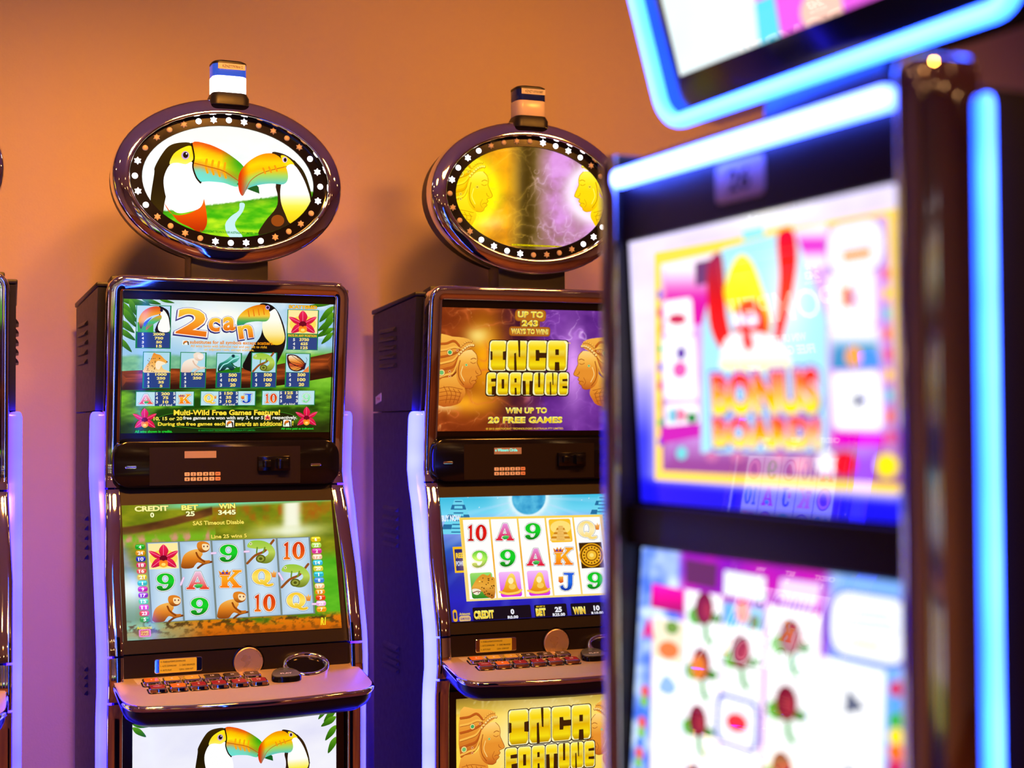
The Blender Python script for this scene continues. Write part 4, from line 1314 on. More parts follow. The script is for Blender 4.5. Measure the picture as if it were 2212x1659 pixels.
    A.text('MIN BET 25', 1158, 840, 58, 11, (240, 200, 40), .03)
    A.text('25', 1279, 860, 48, 36, (240, 240, 250), .05)
    A.text('R25.00', 1283, 895, 84, 21, (240, 240, 250), .04)
    gold_text(A, 'WIN', 1421, 867, 84, 50, .05)
    A.text('10', 1540, 850, 42, 36, (240, 240, 250), .05)
    A.text('R10.00', 1546, 884, 84, 21, (240, 240, 250), .04)
    A.rect(557, 862, 594, 944, (235, 175, 30), 16)
    A.rect(565, 880, 586, 925, (30, 40, 120), 8)
    A.text('Aristocrat', 641, 890, 70, 18, (235, 205, 60), .03)
    A.rect(602, 905, 684, 942, (225, 185, 120), 14)
    A.text('GAME RULES', 643, 923, 60, 14, (90, 50, 140), .03)
    return A


def art_temple_topper():
    A = Art([(582, 676), (1598, 745), (1624, 1441), (602, 1399)], 0.392, 0.256, ellipse_clip(.195, .127))

    def bg(x, y):
        n = fbm(x / 120, y / 120, 17)
        c = mixc((110, 90, 30), (150, 120, 70), n)
        c = mixc(c, (75, 55, 10), np.exp(-((x - 1085) / 60) ** 2))
        fire = mixc((240, 130, 0), (255, 190, 20), n)
        c = mixc(c, fire, np.clip((1050 - x) / 110, 0, 1) * np.clip(.4 + n, 0, 1))
        c = mixc(c, (255, 255, 10), np.exp(-((np.hypot(x - 640, (y - 1030)) - 190) / 90) ** 2))
        c = mixc(c, (255, 245, 0), np.clip((260 - np.hypot(x - 640, (y - 1030))) / 60, 0, 1))
        vio = mixc((190, 110, 190), (235, 170, 240), n)
        c = mixc(c, vio, np.clip((x - 1130) / 130, 0, 1) * np.clip(.2 + n * 1.3, 0, 1))
        c = mixc(c, (255, 235, 255), np.exp(-((np.hypot(x - 1560, (y - 1030)) - 170) / 60) ** 2))
        a, b = wisps(x * 1.3, y * 1.3, 25)
        wc = mixc((255, 200, 60), (250, 205, 255), np.clip((x - 1050) / 120, 0, 1))
        return mixc(mixc(c, wc, a * .4), wc, b * .5)
    A.bg(bg, 200, 130)
    golden_face(A, lambda x, y: (845 + (x - 758) * 1.0, 1000 + (y - 700) * 1.05), glow=True)
    golden_face(A, lambda x, y: (1405 + (758 - x) * 1.0, 1000 + (y - 700) * 1.05), glow=True)
    A.rect(975, 1380, 1320, 1406, (225, 200, 0))
    A.text('\u00a9 2012 ARISTOCRAT TECHNOLOGIES AUSTRALIA PTY LIMITED', 1148, 1393, 320, 10, (110, 90, 0), .02)
    return A


def art_temple_belly():
    A = Art([(0, 0), (1400, 0), (1400, 1300), (0, 1300)], 0.45, 0.42)

    def bg(x, y):
        a, b = wisps(x, y, 41)
        c = mixc((255, 210, 60), (150, 120, 40), np.clip((140 - y) / 140, 0, 1))
        c = mixc(c, (255, 250, 220), np.exp(-((x - 700) / 420) ** 2 - ((y - 330) / 260) ** 2))
        c = mixc(c, (190, 120, 220), np.clip((x - 1150) / 250, 0, 1))
        return mixc(c, (255, 245, 200), b * .5)
    A.bg(bg, 90, 80)
    golden_face(A, lambda x, y: (40 + (x - 470) * 1.15, 130 + (y - 540) * 1.15))
    golden_face(A, lambda x, y: (1360 - (x - 470) * 1.15, 130 + (y - 540) * 1.15))
    block_letters(A, 'INCA', (400, 560, 740, 900, 1060), 110, 360)
    block_letters(A, 'FORTUNE', (370, 470, 580, 690, 790, 890, 1000, 1090), 380, 570)
    return A


# ------------------------------------------------------------------ slot machine of the wall row
def knots(tab):
    xs = [a for a, _ in tab][::-1]
    ys = [b for _, b in tab][::-1]
    return lambda w: float(np.interp(w, xs, ys))


RF = knots([(.06, .014), (-.30, -.034), (-.385, -.040), (-.43, -.026), (-.451, -.014), (-.735, .077), (-.765, .083), (-.83, .088), (-.90, .07), (-1.76, .06)])
RIN = knots([(.06, .239), (-.43, .239), (-.60, .248), (-1.76, .248)])
SEC = [(0, -.034), (0, -.0012), (.0008, 0), (.0025, .0006), (.010, .0016), (.020, .0018), (.0275, .0012), (.0312, -.001), (.033, -.0045), (.033, -.042)]
DW = lambda v: -.818 - .185 * (v - .08)          # height of the button deck at depth v


def rail(sgn, ws):
    b = MB()
    rings = []
    for w in ws:
        rings.append([(sgn * (RIN(w) + a), RF(w) + d, w) for a, d in SEC])
    b.loft(rings)
    return b


def deck_outline(e=0.0):
    L = [(-.268, .045), (-.268, .10), (-.268, .160)]
    for k in range(1, 7):
        a = math.radians(180 - 15 * k)
        L.append((-.222 + .046 * math.cos(a), .178 + .048 * math.sin(a)))
    L = [(-.268, .045), (-.2685, .11), (-.268, .170)] + [(-.218 - .050 * math.cos(math.radians(t)), .176 + .052 * math.sin(math.radians(t))) for t in (12, 28, 44, 60, 76)]
    L += [(-.16, .2345), (-.08, .2415), (0, .244)]
    L = L + [(-u, v) for u, v in L[-2::-1]]
    return [(u * (1 + e / .268), .045 + (v - .045) * (1 + e / .20)) for u, v in L]


def key_mesh(body, cap, u0, u1, v, w0, w1):
    b = MB()
    b.plate(rr((u0 + u1) / 2, (w0 + w1) / 2, (u1 - u0) / 2, (w1 - w0) / 2, .0012, 2), v, v + .0025)
    vs, T = text_mesh(body, .03, res=1)
    lo, hi = vs.min(0), vs.max(0)
    k = .0052 / max(hi[1] - lo[1], .1) if len(body) == 1 else .0028 / max(hi[1] - lo[1], .1)
    c = (lo + hi) / 2
    b.add([((u0 + u1) / 2 + (x - c[0]) * k, v + .0027, (w0 + w1) / 2 + (y - c[1]) * k) for x, y in vs], T, 1)
    return b, [cap, M_INK]


def flat_text(b, body, cu, cw, wd, ht, v, mi, bold=.02):
    vs, T = text_mesh(body, bold, res=2)
    lo, hi = vs.min(0), vs.max(0)
    c = (lo + hi) / 2
    b.add([(cu + (x - c[0]) * wd / (hi[0] - lo[0]), v, cw + (y - c[1]) * ht / (hi[1] - lo[1])) for x, y in vs], T, mi)


def deck_text(b, body, cu, cv, wd, ht, lift, mi, bold=.03):
    vs, T = text_mesh(body, bold, res=2)
    lo, hi = vs.min(0), vs.max(0)
    c = (lo + hi) / 2
    P = []
    for x, y in vs:
        u, v = cu + (x - c[0]) * wd / (hi[0] - lo[0]), cv - (y - c[1]) * ht / (hi[1] - lo[1])
        P.append((u, v, DW(v) + lift))
    b.add(P, T, mi)


def bar_rings(prof, path, top_round=True):
    """prof: closed (du, dv, fac); path: list of (u, v, w, scale)"""
    rings, cols = [], []
    cu = sum(p[0] for p in prof) / len(prof)
    cv = sum(p[1] for p in prof) / len(prof)
    for (u, v, w, s) in path:
        rings.append([(u + cu + (a - cu) * s, v + cv + (d - cv) * s, w) for a, d, f in prof])
        cols.append([f for a, d, f in prof])
    return rings, cols


TLEAN = lambda w: -.008 - .07 * (w - .273)


def picture(A, name, m, parent, z0, top, bot, lift):
    """put artwork on the plane through top=(v, w) and bot=(v, w)"""
    t, b = np.array(top), np.array(bot)
    up = (t - b) / np.linalg.norm(t - b)
    out = np.array([up[1], -up[0]])
    if out[0] < 0:
        out = -out
    c = (t + b) / 2 + out * lift
    return A.build(name, m, parent, (0, c[0], c[1]), (1, 0, 0), (0, up[0], up[1]), (0, out[0], out[1]), z0)


def machine(label, pos, yaw, arts, bar, lamp_on, phase, tag_text, lcd_text, group, far=False):
    Z = Z1
    root = tag(empty('slot_machine', (pos[0], pos[1], 0), yaw), label, 'slot machine', group)
    img, imgt = (M_IMG_FAR, M_IMG_FAR) if far else (M_IMG, M_IMG_TOP)
    # cabinet
    b = MB()
    b.prism([(-.42, -Z), (-.42, .010), (-.05, .030), (-.018, .030), (-.062, -.30), (-.066, -.40), (-.055, -.42), (.043, -.755), (.045, -.84), (.035, -.90), (.035, -Z)], -.262, .262)
    b.build('cabinet', M_BLACK, root, Z, smooth=20)
    b = MB()
    b.prism([(-.424, .010), (-.424, .022), (-.05, .040), (-.05, .030)], -.288, .288)
    b.build('cabinet_lid', M_BLACK, root, Z, bevel=.003)
    b = MB()
    b.prism([(-.10, .030), (-.07, .046), (-.015, .052), (-.015, .022)], -.262, .262)
    b.build('bezel_hood', M_BLACK, root, Z, bevel=.004)
    for s in (-1, 1):
        for nm, poly, vents in (('upper_side_panel', [(-.42, .008), (-.052, .028), (-.090, -.243), (-.42, -.243)], [(-.033 - .0222 * k, -.357, -.215) for k in range(5)]),
                                ('lower_side_panel', [(-.42, -.2465), (-.092, -.2465), (-.108, -.40), (-.098, -.43), (-.004, -.76), (.005, -.9), (.005, -Z), (-.42, -Z)],
                                 [(-.481 - .022 * k, -.33, -.20) for k in range(5)] + [(-.823 - .018 * k, -.33, -.20) for k in range(4)])):
            b = MB()
            b.prism(poly, s * .262, s * .285)
            p = b.build(nm, M_BLACK, root, Z, smooth=20)
            for w0, va, vb in vents:
                q = MB()
                x0, x1 = s * .2845, s * .292
                q.add([(x0, va, w0), (x0, vb, w0), (x0, vb, w0 - .012), (x0, va, w0 - .012), (x1, va + .006, w0 - .011), (x1, vb - .006, w0 - .011), (x1 - s * .002, vb - .006, w0 - .006), (x1 - s * .002, va + .006, w0 - .006)],
                      [(0, 1, 2, 3), (3, 2, 5, 4), (4, 5, 6, 7), (0, 1, 6, 7), (0, 3, 4, 7), (1, 2, 5, 6)])
                q.build('vent_louver', M_BLACK, p, Z, smooth=0)
    # chrome bezel round the upper screen: one sweep
    path = [(-.239, w, -1, 0) for w in (-.412, -.400, -.385, -.36, -.33, -.30, -.2, -.1, 0, .013)]
    path += [(-.235 - .004 * math.cos(a), .014 + .004 * math.sin(a), -math.cos(a), math.sin(a)) for a in (PI / 12 * k for k in range(1, 6))]
    path += [(u, .018, 0, 1) for u in (-.235, -.12, 0)]
    path = path + [(-u, w, -a, c) for u, w, a, c in path[-2::-1]]
    b = MB()
    b.loft([[(u + nu * a, RF(w + nw * a) + d, w + nw * a) for a, d in SEC] for u, w, nu, nw in path])
    b.build('upper_bezel', M_CHROME, root, Z, smooth=40)
    for s in (-1, 1):
        rail(s, [-.416, -.43, -.451, -.50, -.55, -.60, -.65, -.70, -.735, -.7625]).build('side_rail', M_CHROME, root, Z, smooth=40)
        rail(s, [-.767, -.78, -.80, -.83, -.86]).build('deck_rail', M_CHROME, root, Z, smooth=40)
        rail(s, [-.865, -.90, -1.1, -1.4, -1.72]).build('belly_rail', M_CHROME, root, Z, smooth=40)
    # upper screen
    US = lambda w: .1327 * w
    LS = lambda w: -.0255 - (w + .451) * .2965
    b = MB()
    b.plate([(-.2445, .022), (.2445, .022), (.2445, -.312), (-.2445, -.312)], -.012, -.0015, vf=US)
    scr = b.build('upper_screen', M_GLOSS, root, Z, smooth=0)
    picture(arts['upper'], 'screen_picture', img, scr, Z, (0, 0), (-.0389, -.2937), .0002)
    # card panel
    b = MB()
    rings = []
    for e, v in ((0, -.058), (0, -.024), (-.0012, -.0195), (-.004, -.018)):
        rings.append([(u, v, w) for u, w in rr(0, -.362, .256 + e, .0515 + e, .036 + e, 6)])
    b.loft(rings)
    pan = b.build('card_panel', M_GLOSS, root, Z, smooth=30)
    b = MB()
    b.plate([(-.178, -.409), (.162, -.409), (.162, -.325), (-.178, -.325)], -.0185, -.0165)
    b.build('reader_plate', M_DARK, pan, Z, smooth=0)
    b = MB()
    b.plate([(-.1015, -.3495), (-.031, -.3495), (-.031, -.334), (-.1015, -.334)], -.017, -.0155)
    if lcd_text:
        flat_text(b, lcd_text, -.070, -.3395, .058, .0072, -.0153, 1, .03)
    b.build('display_window', [M_LCD, M_LCDTXT], pan, Z, smooth=0)
    for r, rowk in enumerate((('1', '2', '3', '4', '5', 'ENT'), ('6', '7', '8', '9', '0', 'CLR'))):
        for c, t in enumerate(rowk):
            u0 = -.1015 + c * .01365
            w1 = -.3810 - r * .0110
            kb, ms = key_mesh(t, M_KEYRED if c == 5 else M_KEY, u0, u0 + .0112, -.0168, w1 - .0080, w1)
            kb.build('key', ms, pan, Z, smooth=0)
    b = MB()
    b.box(.062, .136, -.018, -.006, -.381, -.347)
    b.box(.072, .090, -.008, .002, -.372, -.356)
    b.box(.104, .130, -.008, .006, -.376, -.352)
    b.build('card_slot', M_GLOSS, pan, Z, bevel=.002)
    for u in (-.218, .199):
        b = MB()
        b.loft([[(x, v, w) for x, w in rr(u, -.368, .0125 + e, .0030 + e, .0029 + e, 3)] for e, v in ((0, -.019), (0, -.016), (-.001, -.015))])
        b.build('panel_latch', M_CHROME, pan, Z)
    # lower screen
    b = MB()
    b.plate([(-.2485, -.405), (.2485, -.405), (.2515, -.763), (-.2515, -.763)], -.012, -.0015, vf=LS)
    scr = b.build('lower_screen', M_DARK, root, Z, smooth=0)
    picture(arts['lower'], 'screen_picture', img, scr, Z, (-.0255, -.451), (.0587, -.735), .0004)
    # fascia with instruction plate and round plate
    b = MB()
    b.plate([(-.2515, -.836), (.2515, -.836), (.2515, -.767), (-.2515, -.767)], .05, .064)
    fas = b.build('fascia', M_DARK, root, Z, smooth=0)
    b = MB()
    b.loft([[(u, v, w) for u, w in rr(-.130, -.7925, .051 + e, .0155 + e, .004, 3)] for e, v in ((0, .062), (0, .0655), (-.001, .0665))])
    b.plate(rr(-.131, -.7925, .040, .0145, .002, 2), .0665, .0669, 1)
    for t, cu, cw, wd in (('0 - FUNDS & POINTS DOWNLOAD', -.1415, -.7835, .053), ('1 - AUTO DOWNLOAD', -.1515, -.7925, .034), ('3 - CARD BALANCES', -.1115, -.7925, .033), ('4 - AUTO PLAY', -.1565, -.8015, .024), ('CLR+6 - CASH OUT', -.1135, -.8015, .030)):
        flat_text(b, t, cu, cw, wd, .0036, .0671, 2, .015)
    b.build('instruction_plate', [M_CHROME, M_GOLDLABEL, M_INK], fas, Z)
    b = MB()
    b.loft([[(u, v, w) for u, w in ell(.022, -.7955, .0325 + e, .0262 * 1.24 + e, 40)] for e, v in ((.0035, .0635), (.0035, .065), (0, .0655))], mi=1)
    b.loft([[(u, v, w) for u, w in ell(.022, -.7955, .0320 + e, .0320 + e, 40)] for e, v in ((0, .0655), (0, .0685), (-.002, .0695))])
    b.build('round_plate', [M_SATIN, M_GLOSS], fas, Z, smooth=25)
    # button deck
    O = deck_outline
    b = MB()
    b.loft([[(u, v, DW(v) + h) for u, v in O(e)] for e, h in ((-.0006, -.008), (-.0006, -.0006), (-.0018, 0))])
    dk = b.build('button_deck', M_DECK, root, Z, smooth=30)
    b = MB()
    b.loft([[(u, v, DW(v) + h) for u, v in O(e)] for e, h in ((-.004, -.0008), (.0005, -.0012), (.0036, -.0040), (.0042, -.0080), (.0020, -.0128), (-.004, -.0135))])
    b.build('deck_trim', M_CHROME, dk, Z, smooth=50)
    b = MB()
    b.loft([[(u, v, DW(v) + h) for u, v in O(e)] for e, h in ((-.001, -.0125), (-.002, -.026), (-.008, -.040), (-.022, -.052), (-.048, -.060))])
    b.build('deck_bowl', M_BOWL, dk, Z, smooth=50)
    caps = [[M_BTN_ORANGE, M_BTN_AMBER, M_BTN_AMBER, M_BTN_GREY, M_BTN_GREY, M_BTN_GREY], [M_BTN_RED, M_BTN_ORANGE, M_BTN_RED, M_BTN_RED, M_BTN_RED, M_BTN_RED]]
    labs = [['?', '1', '9', '10', '20', '25'], ['COLLECT', '1', '2', '3', '5', '10']]
    for r in range(2):
        for c in range(6):
            cu, cv = (-.1946 if r == 0 else -.1893) + .0429 * c, (.107 if r == 0 else .1488)
            b = MB()
            b.loft([[(u, v, DW(v) + h) for u, v in rr(cu, cv, .0205 + e, .0155 + e, .006 + e, 3)] for e, h in ((0, -.001), (0, .0012), (-.0015, .0018))], mi=2)
            b.loft([[(u, v, DW(v) + h) for u, v in rr(cu, cv, .0185 + e, .0135 + e, .005 + e * .6, 3)] for e, h in ((0, .001), (0, .0075), (-.0018, .0092), (-.0034, .0094))])
            b.loft([[(u, v, DW(v) + h) for u, v in rr(cu, cv, .0150 + e, .0100 + e, .003, 3)] for e, h in ((0, .0094), (-.0006, .0102))], mi=1)
            t = labs[r][c]
            deck_text(b, t, cu, cv, .004 * len(t) if len(t) < 4 else .018, .0065 if len(t) < 4 else .003, .0104, 3)
            b.build('button', [M_CHROME, caps[r][c], M_GLOSS, M_BTN_INK], dk, Z, smooth=30)
    tri = sm([(.0885, .098), (.112, .108), (.122, .136), (.112, .151), (.086, .154), (.062, .150), (.056, .136), (.066, .110)], 4)
    cx, cy = .0885, .132
    b = MB()
    b.loft([[(cx + (u - cx) * s, cy + (v - cy) * s, DW(v) + h) for u, v in tri] for s, h in ((1.0, -.001), (1.0, .009), (.94, .012))], mi=0)
    b.loft([[(cx + (u - cx) * s, cy + (v - cy) * s, DW(v) + h) for u, v in tri] for s, h in ((.93, .012), (.91, .0135), (.86, .0142))], mi=1)
    deck_text(b, 'PLAY', .0885, .137, .026, .007, .0144, 2)
    b.build('play_button', [M_GLOSS, M_PLAY, M_BTN_INK], dk, Z, smooth=40)
    # bill entry: chrome oval lying between fascia and deck
    o = np.array((.145, .092, -.806))
    e1, e2, e3 = np.array((1., 0, 0)), np.array((0, -.80, .60)), np.array((0, .60, .80))
    pt = lambda a, r1, r2, h: tuple(o + e1 * r1 * math.cos(a) + e2 * r2 * math.sin(a) + e3 * h)
    b = MB()
    ang = [2 * PI * k / 44 for k in range(44)]
    b.loft([[pt(a, .052 + q, .036 + q, h) for a in ang] for q, h in ((.002, -.020), (.002, -.002), (0, .004), (-.004, .006), (-.008, .005), (-.010, .000), (-.011, -.006))], caps=False)
    b.loft([[pt(a, .042 + q, .026 + q, h) for a in ang] for q, h in ((0, -.004), (-.012, -.010), (-.020, -.012))], mi=1)
    b.build('bill_entry', [M_CHROME, M_GLOSS], dk, Z, smooth=60)
    b = MB()
    P = [(-.226, .072), (-.134, .072), (-.132, .094), (-.222, .102)]
    b.loft([[(u, v, DW(v) + h) for u, v in P] for h in (.0001, .0006)])
    b.build('paper_label', M_PAPER, dk, Z, smooth=0)
    # belly glass
    b = MB()
    b.plate([(-.2485, -1.42), (.2485, -1.42), (.2485, -.897), (-.2485, -.897)], .03, .052)
    bel = b.build('belly_panel', M_GLOSS, root, Z, smooth=0)
    picture(arts['belly'], 'belly_picture', img, bel, Z, (.053, -.914), (.053, -1.334), .0002)
    # light bars
    for s in (-1, 1):
        prof = [(s * a, d, f) for a, d, f in ((.268, -.060, 0), (.286, -.060, .05), (.296, -.053, .35), (.299, -.040, .75), (.298, -.026, 1), (.292, -.015, 1), (.282, -.012, .8), (.270, -.012, .3))]
        ws = [(-.2455, .35), (-.2465, .6), (-.250, .82), (-.256, .95), (-.264, 1)] + [(w, 1) for w in (-.30, -.34, -.37, -.385, -.40, -.415, -.43, -.46, -.50, -.55, -.60, -.65, -.70, -.735, -.765, -.80, -.84, -.88, -.92, -1.0, -1.2, -1.45, -1.70)]
        rings, cols = bar_rings(prof, [(0, RF(w), w, k) for w, k in ws])
        b = MB()
        b.loft(rings, cols=cols)
        b.build('light_bar', bar, root, Z, smooth=50, colors=True)
    # topper
    b = MB()
    b.box(-.088, .088, -.090, -.017, .036, .125)
    b.build('topper_post', M_BLACK, root, Z, bevel=.004)
    N = 72
    fr = MB()
    fr.loft([[(u, TLEAN(w) + v, w) for u, w in ell(0, .2725, .260 + e, .188 + e, N)] for e, v in
             ((-.004, -.050), (0, -.040), (.0005, -.012), (0, -.006), (-.0015, -.002), (-.005, .0015), (-.014, .0050), (-.024, .0080), (-.031, .0095), (-.0343, .0090), (-.0355, .0070), (-.0358, -.016))], caps=False)
    top = fr.build('topper_frame', M_CHROME, root, Z, smooth=60)
    b = MB()
    b.loft([[(u, TLEAN(w) + v, w) for u, w in ell(0, .2725, .2535 + e, .181 + e, N)] for e, v in ((0, -.045), (0, -.095), (-.03, -.118), (-.10, -.122))])
    b.build('topper_shell', M_BLACK, top, Z, smooth=40)
    b = MB()
    b.loft([[(u, TLEAN(w) + v, w) for u, w in ell(0, .2735, a, c, N)] for a, c, v in ((.2255, .1535, -.030), (.2255, .1535, -.010), (.1955, .1275, -.010), (.1935, .1260, -.014))], caps=False)
    b.build('bulb_band', M_GLOSS, top, Z, smooth=30)
    A = arts['topper']
    up = np.array((-.07, 1.0)) / math.hypot(.07, 1.0)
    ob = A.build('topper_picture', imgt, top, (0, TLEAN(.2735) - .012, .2735), (1, 0, 0), (0, up[0], up[1]), (0, up[1], -up[0]), Z)
    # bulbs: 32, round and star by turns, evenly spaced along the oval
    fine = ell(0, .2735, .2105, .1405, 720, PI / 2)
    acc = [0.0]
    for i in range(720):
        acc.append(acc[-1] + math.dist(fine[i], fine[(i + 1) % 720]))
    for k in range(32):
        d = acc[-1] * ((-k) % 32) / 32.0
        i = min(range(720), key=lambda j: abs(acc[j] - d))
        cu, cw = fine[i]
        lit = (k + phase) % 8 < 4
        b = MB()
        if k % 2 == 0:
            rings = [[(cu + r * math.cos(a), TLEAN(cw) - .0105 + v, cw + r * math.sin(a)) for a in (PI / 7 * j for j in range(14))] for r, v in ((.0068, 0), (.0066, .0018), (.0052, .0038), (.0028, .0048))]
        else:
            rings = [[(cu + r * (1 if j % 2 == 0 else .62) * math.cos(PI / 2 + PI / 6 * j), TLEAN(cw) - .0105 + v, cw + r * (1 if j % 2 == 0 else .62) * math.sin(PI / 2 + PI / 6 * j)) for j in range(12)] for r, v in ((.0086, 0), (.0084, .0022), (.0050, .0042))]
        b.loft(rings)
        b.build('round_bulb' if k % 2 == 0 else 'star_bulb', M_BULB_ON if lit else M_BULB_OFF, top, Z, smooth=40)
    # signal lamp
    ring = lambda a, c, w: [(u, v - .038, w) for u, v in rr(0, 0, a, c, .018, 5)]
    b = MB()
    b.loft([ring(.044, .036, .446), ring(.044, .036, .462), ring(.0395, .031, .473)])
    lm = b.build('signal_lamp', M_BLACK, root, Z)
    for nm, w0, w1, mm in (('white_lens', .473, .5105, M_LENS_ON if lamp_on else M_LENS_OFF), ('blue_lens', .5110, .5385, M_LENS_BLUE_ON if lamp_on else M_LENS_BLUE)):
        b = MB()
        b.loft([ring(.0375, .030, w0), ring(.0385, .031, w0 + .002), ring(.0385, .031, w1 - .001), ring(.0380, .0305, w1)])
        b.build(nm, mm, lm, Z)
    b = MB()
    b.loft([ring(.0388, .0312, .5385), ring(.0388, .0312, .543), ring(.034, .027, .5465)])
    b.build('lamp_cap', M_BLACK, lm, Z)
    b = MB()
    b.plate([(-.029, .5255), (.033, .5255), (.033, .5385), (-.029, .5385)], -.0072, -.0064)
    if tag_text:
        flat_text(b, tag_text, .004, .532, .046, .0062, -.0062, 1, .01)
    b.build('number_tag', [M_PAPER, M_INK], lm, Z, smooth=0)
    return root


GROUP_ROW = 'slot machines along the wall'
ART = {k: f() for k, f in (('tu', art_toucan_upper), ('tl', art_toucan_lower), ('tt', art_toucan_topper), ('tb', art_toucan_belly),
                           ('iu', art_temple_upper), ('il', art_temple_lower), ('it', art_temple_topper), ('ib', art_temple_belly))}
M1 = machine('chrome-framed slot machine with two toucans on its lit oval topper', POS1, YAW1,
             dict(upper=ART['tu'], lower=ART['tl'], topper=ART['tt'], belly=ART['tb']), M_BAR, True, 2, 'KZNZT7978/612', None, GROUP_ROW)
M2 = machine('slot machine with golden faces and purple smoke on its oval topper, partly hidden', POS2, YAW2,
             dict(upper=ART['iu'], lower=ART['il'], topper=ART['it'], belly=ART['ib']), M_BARB, False, -1, 'KZNZT10703/0887', 'n Winners Circle.', GROUP_ROW)
M0 = machine('slot machine at the left edge, only its blue light bar and chrome side showing', POS0, YAW0,
             dict(upper=ART['iu'], lower=ART['il'], topper=ART['it'], belly=ART['ib']), M_BAR, False, 0, None, None, GROUP_ROW)
# asset sticker on the temple machine's cabinet side
b = MB()
b.prism([(-.395, -.205), (-.345, -.195), (-.345, -.216), (-.395, -.224)], -.2858, -.2852)
vs_, T_ = text_mesh('914', .03, res=1)
lo_, hi_ = vs_.min(0), vs_.max(0)
b.add([(-.2860, -.3705 - (x - (lo_[0] + hi_[0]) / 2) * -.026 / (hi_[0] - lo_[0]), -.210 + (y - (lo_[1] + hi_[1]) / 2) * .010 / (hi_[1] - lo_[1])) for x, y in vs_], T_, 1)
b.build('asset_sticker', [M_PAPER, M_TAGRED], M2, Z1, smooth=0)


# ------------------------------------------------------------------ the facing machine, outside the left edge of the picture, seen mirrored in the near screens
def art_facing_upper():
    A = Art([(0, 0), (1420, 0), (1420, 890), (0, 890)], 0.474, 0.296)
    A.bg(lambda x, y: mixc((70, 30, 60), (30, 40, 110), fbm(x / 300, y / 200, 3)), 30, 20)
    w = (255, 235, 225)
    A.text('UP TO', 230, 45, 150, 50, w, .05)
    A.text('243', 240, 115, 190, 70, w, .06)
    A.text('WAYS TO WIN', 240, 172, 220, 30, w, .03)
    A.text('POMPEII', 710, 330, 1390, 250, (255, 205, 190), .03)
    A.text('WIN UP TO', 700, 590, 480, 70, w, .04)
    A.text('FREE GAMES', 700, 690, 640, 80, w, .05)
    A.text('INSERT', 1250, 820, 200, 60, w, .05)
    return A


def art_facing_lower():
    A = Art([(0, 0), (1420, 0), (1420, 890), (0, 890)], 0.474, 0.296)
    A.bg(lambda x, y: mixc((90, 30, 50), (40, 20, 60), fbm(x / 300, y / 200, 5)), 30, 20)
    w = (245, 225, 190)
    for t, n, x in (('CREDIT', '0', 250), ('BET', '25', 700), ('WIN', '0', 1100)):
        A.text(t, x, 60, 42 * len(t), 44, w, .04)
        A.text(n, x, 125, 26 * len(n), 44, w, .04)
    for c in range(5):
        A.rect(100 + c * 246, 200, 336 + c * 246, 860, (215, 215, 225))
    for r in range(3):
        for c in range(5):
            x, y = 218 + c * 246, 310 + r * 220
            k = (r * 5 + c * 3) % 7
            if k == 0:
                letter_A(A, x - 80, y - 80, x + 80, y + 80, MAGA)
            elif k == 1:
                letter_K(A, x - 80, y - 80, x + 80, y + 80)
            elif k == 2:
                glyph(A, '9', x - 70, y - 80, x + 70, y + 80, GREEN9)
            elif k == 3:
                glyph(A, '10', x - 90, y - 80, x + 90, y + 80, ((90, 170, 220), (60, 140, 210), (40, 90, 160)))
            elif k == 4:
                letter_J(A, x - 60, y - 80, x + 60, y + 80)
            else:
                A.ellipse(x, y, 90, 90, (120, 60, 110))
                A.ellipse(x, y, 78, 78, (225, 140, 170) if k == 5 else (190, 190, 225))
                A.poly(sm([(x - 40, y + 40), (x - 20, y - 30), (x + 20, y - 50), (x + 50, y), (x + 20, y + 50)], 3), (120, 60, 110))
    return A


pos4 = (-2.02, 2.72)
machine('slot machine facing the near one, seen only mirrored in its screens', pos4, YAW3 + PI,
        dict(upper=art_facing_upper(), lower=art_facing_lower(), topper=ART['it'], belly=ART['ib']), M_BAR, False, 3, None, None, None, far=True)


# ------------------------------------------------------------------ near machine at the right
NEARU = [(1349.5, 498.7), (1954, 363.9), (1979.4, 1133), (1393.8, 1086.7)]


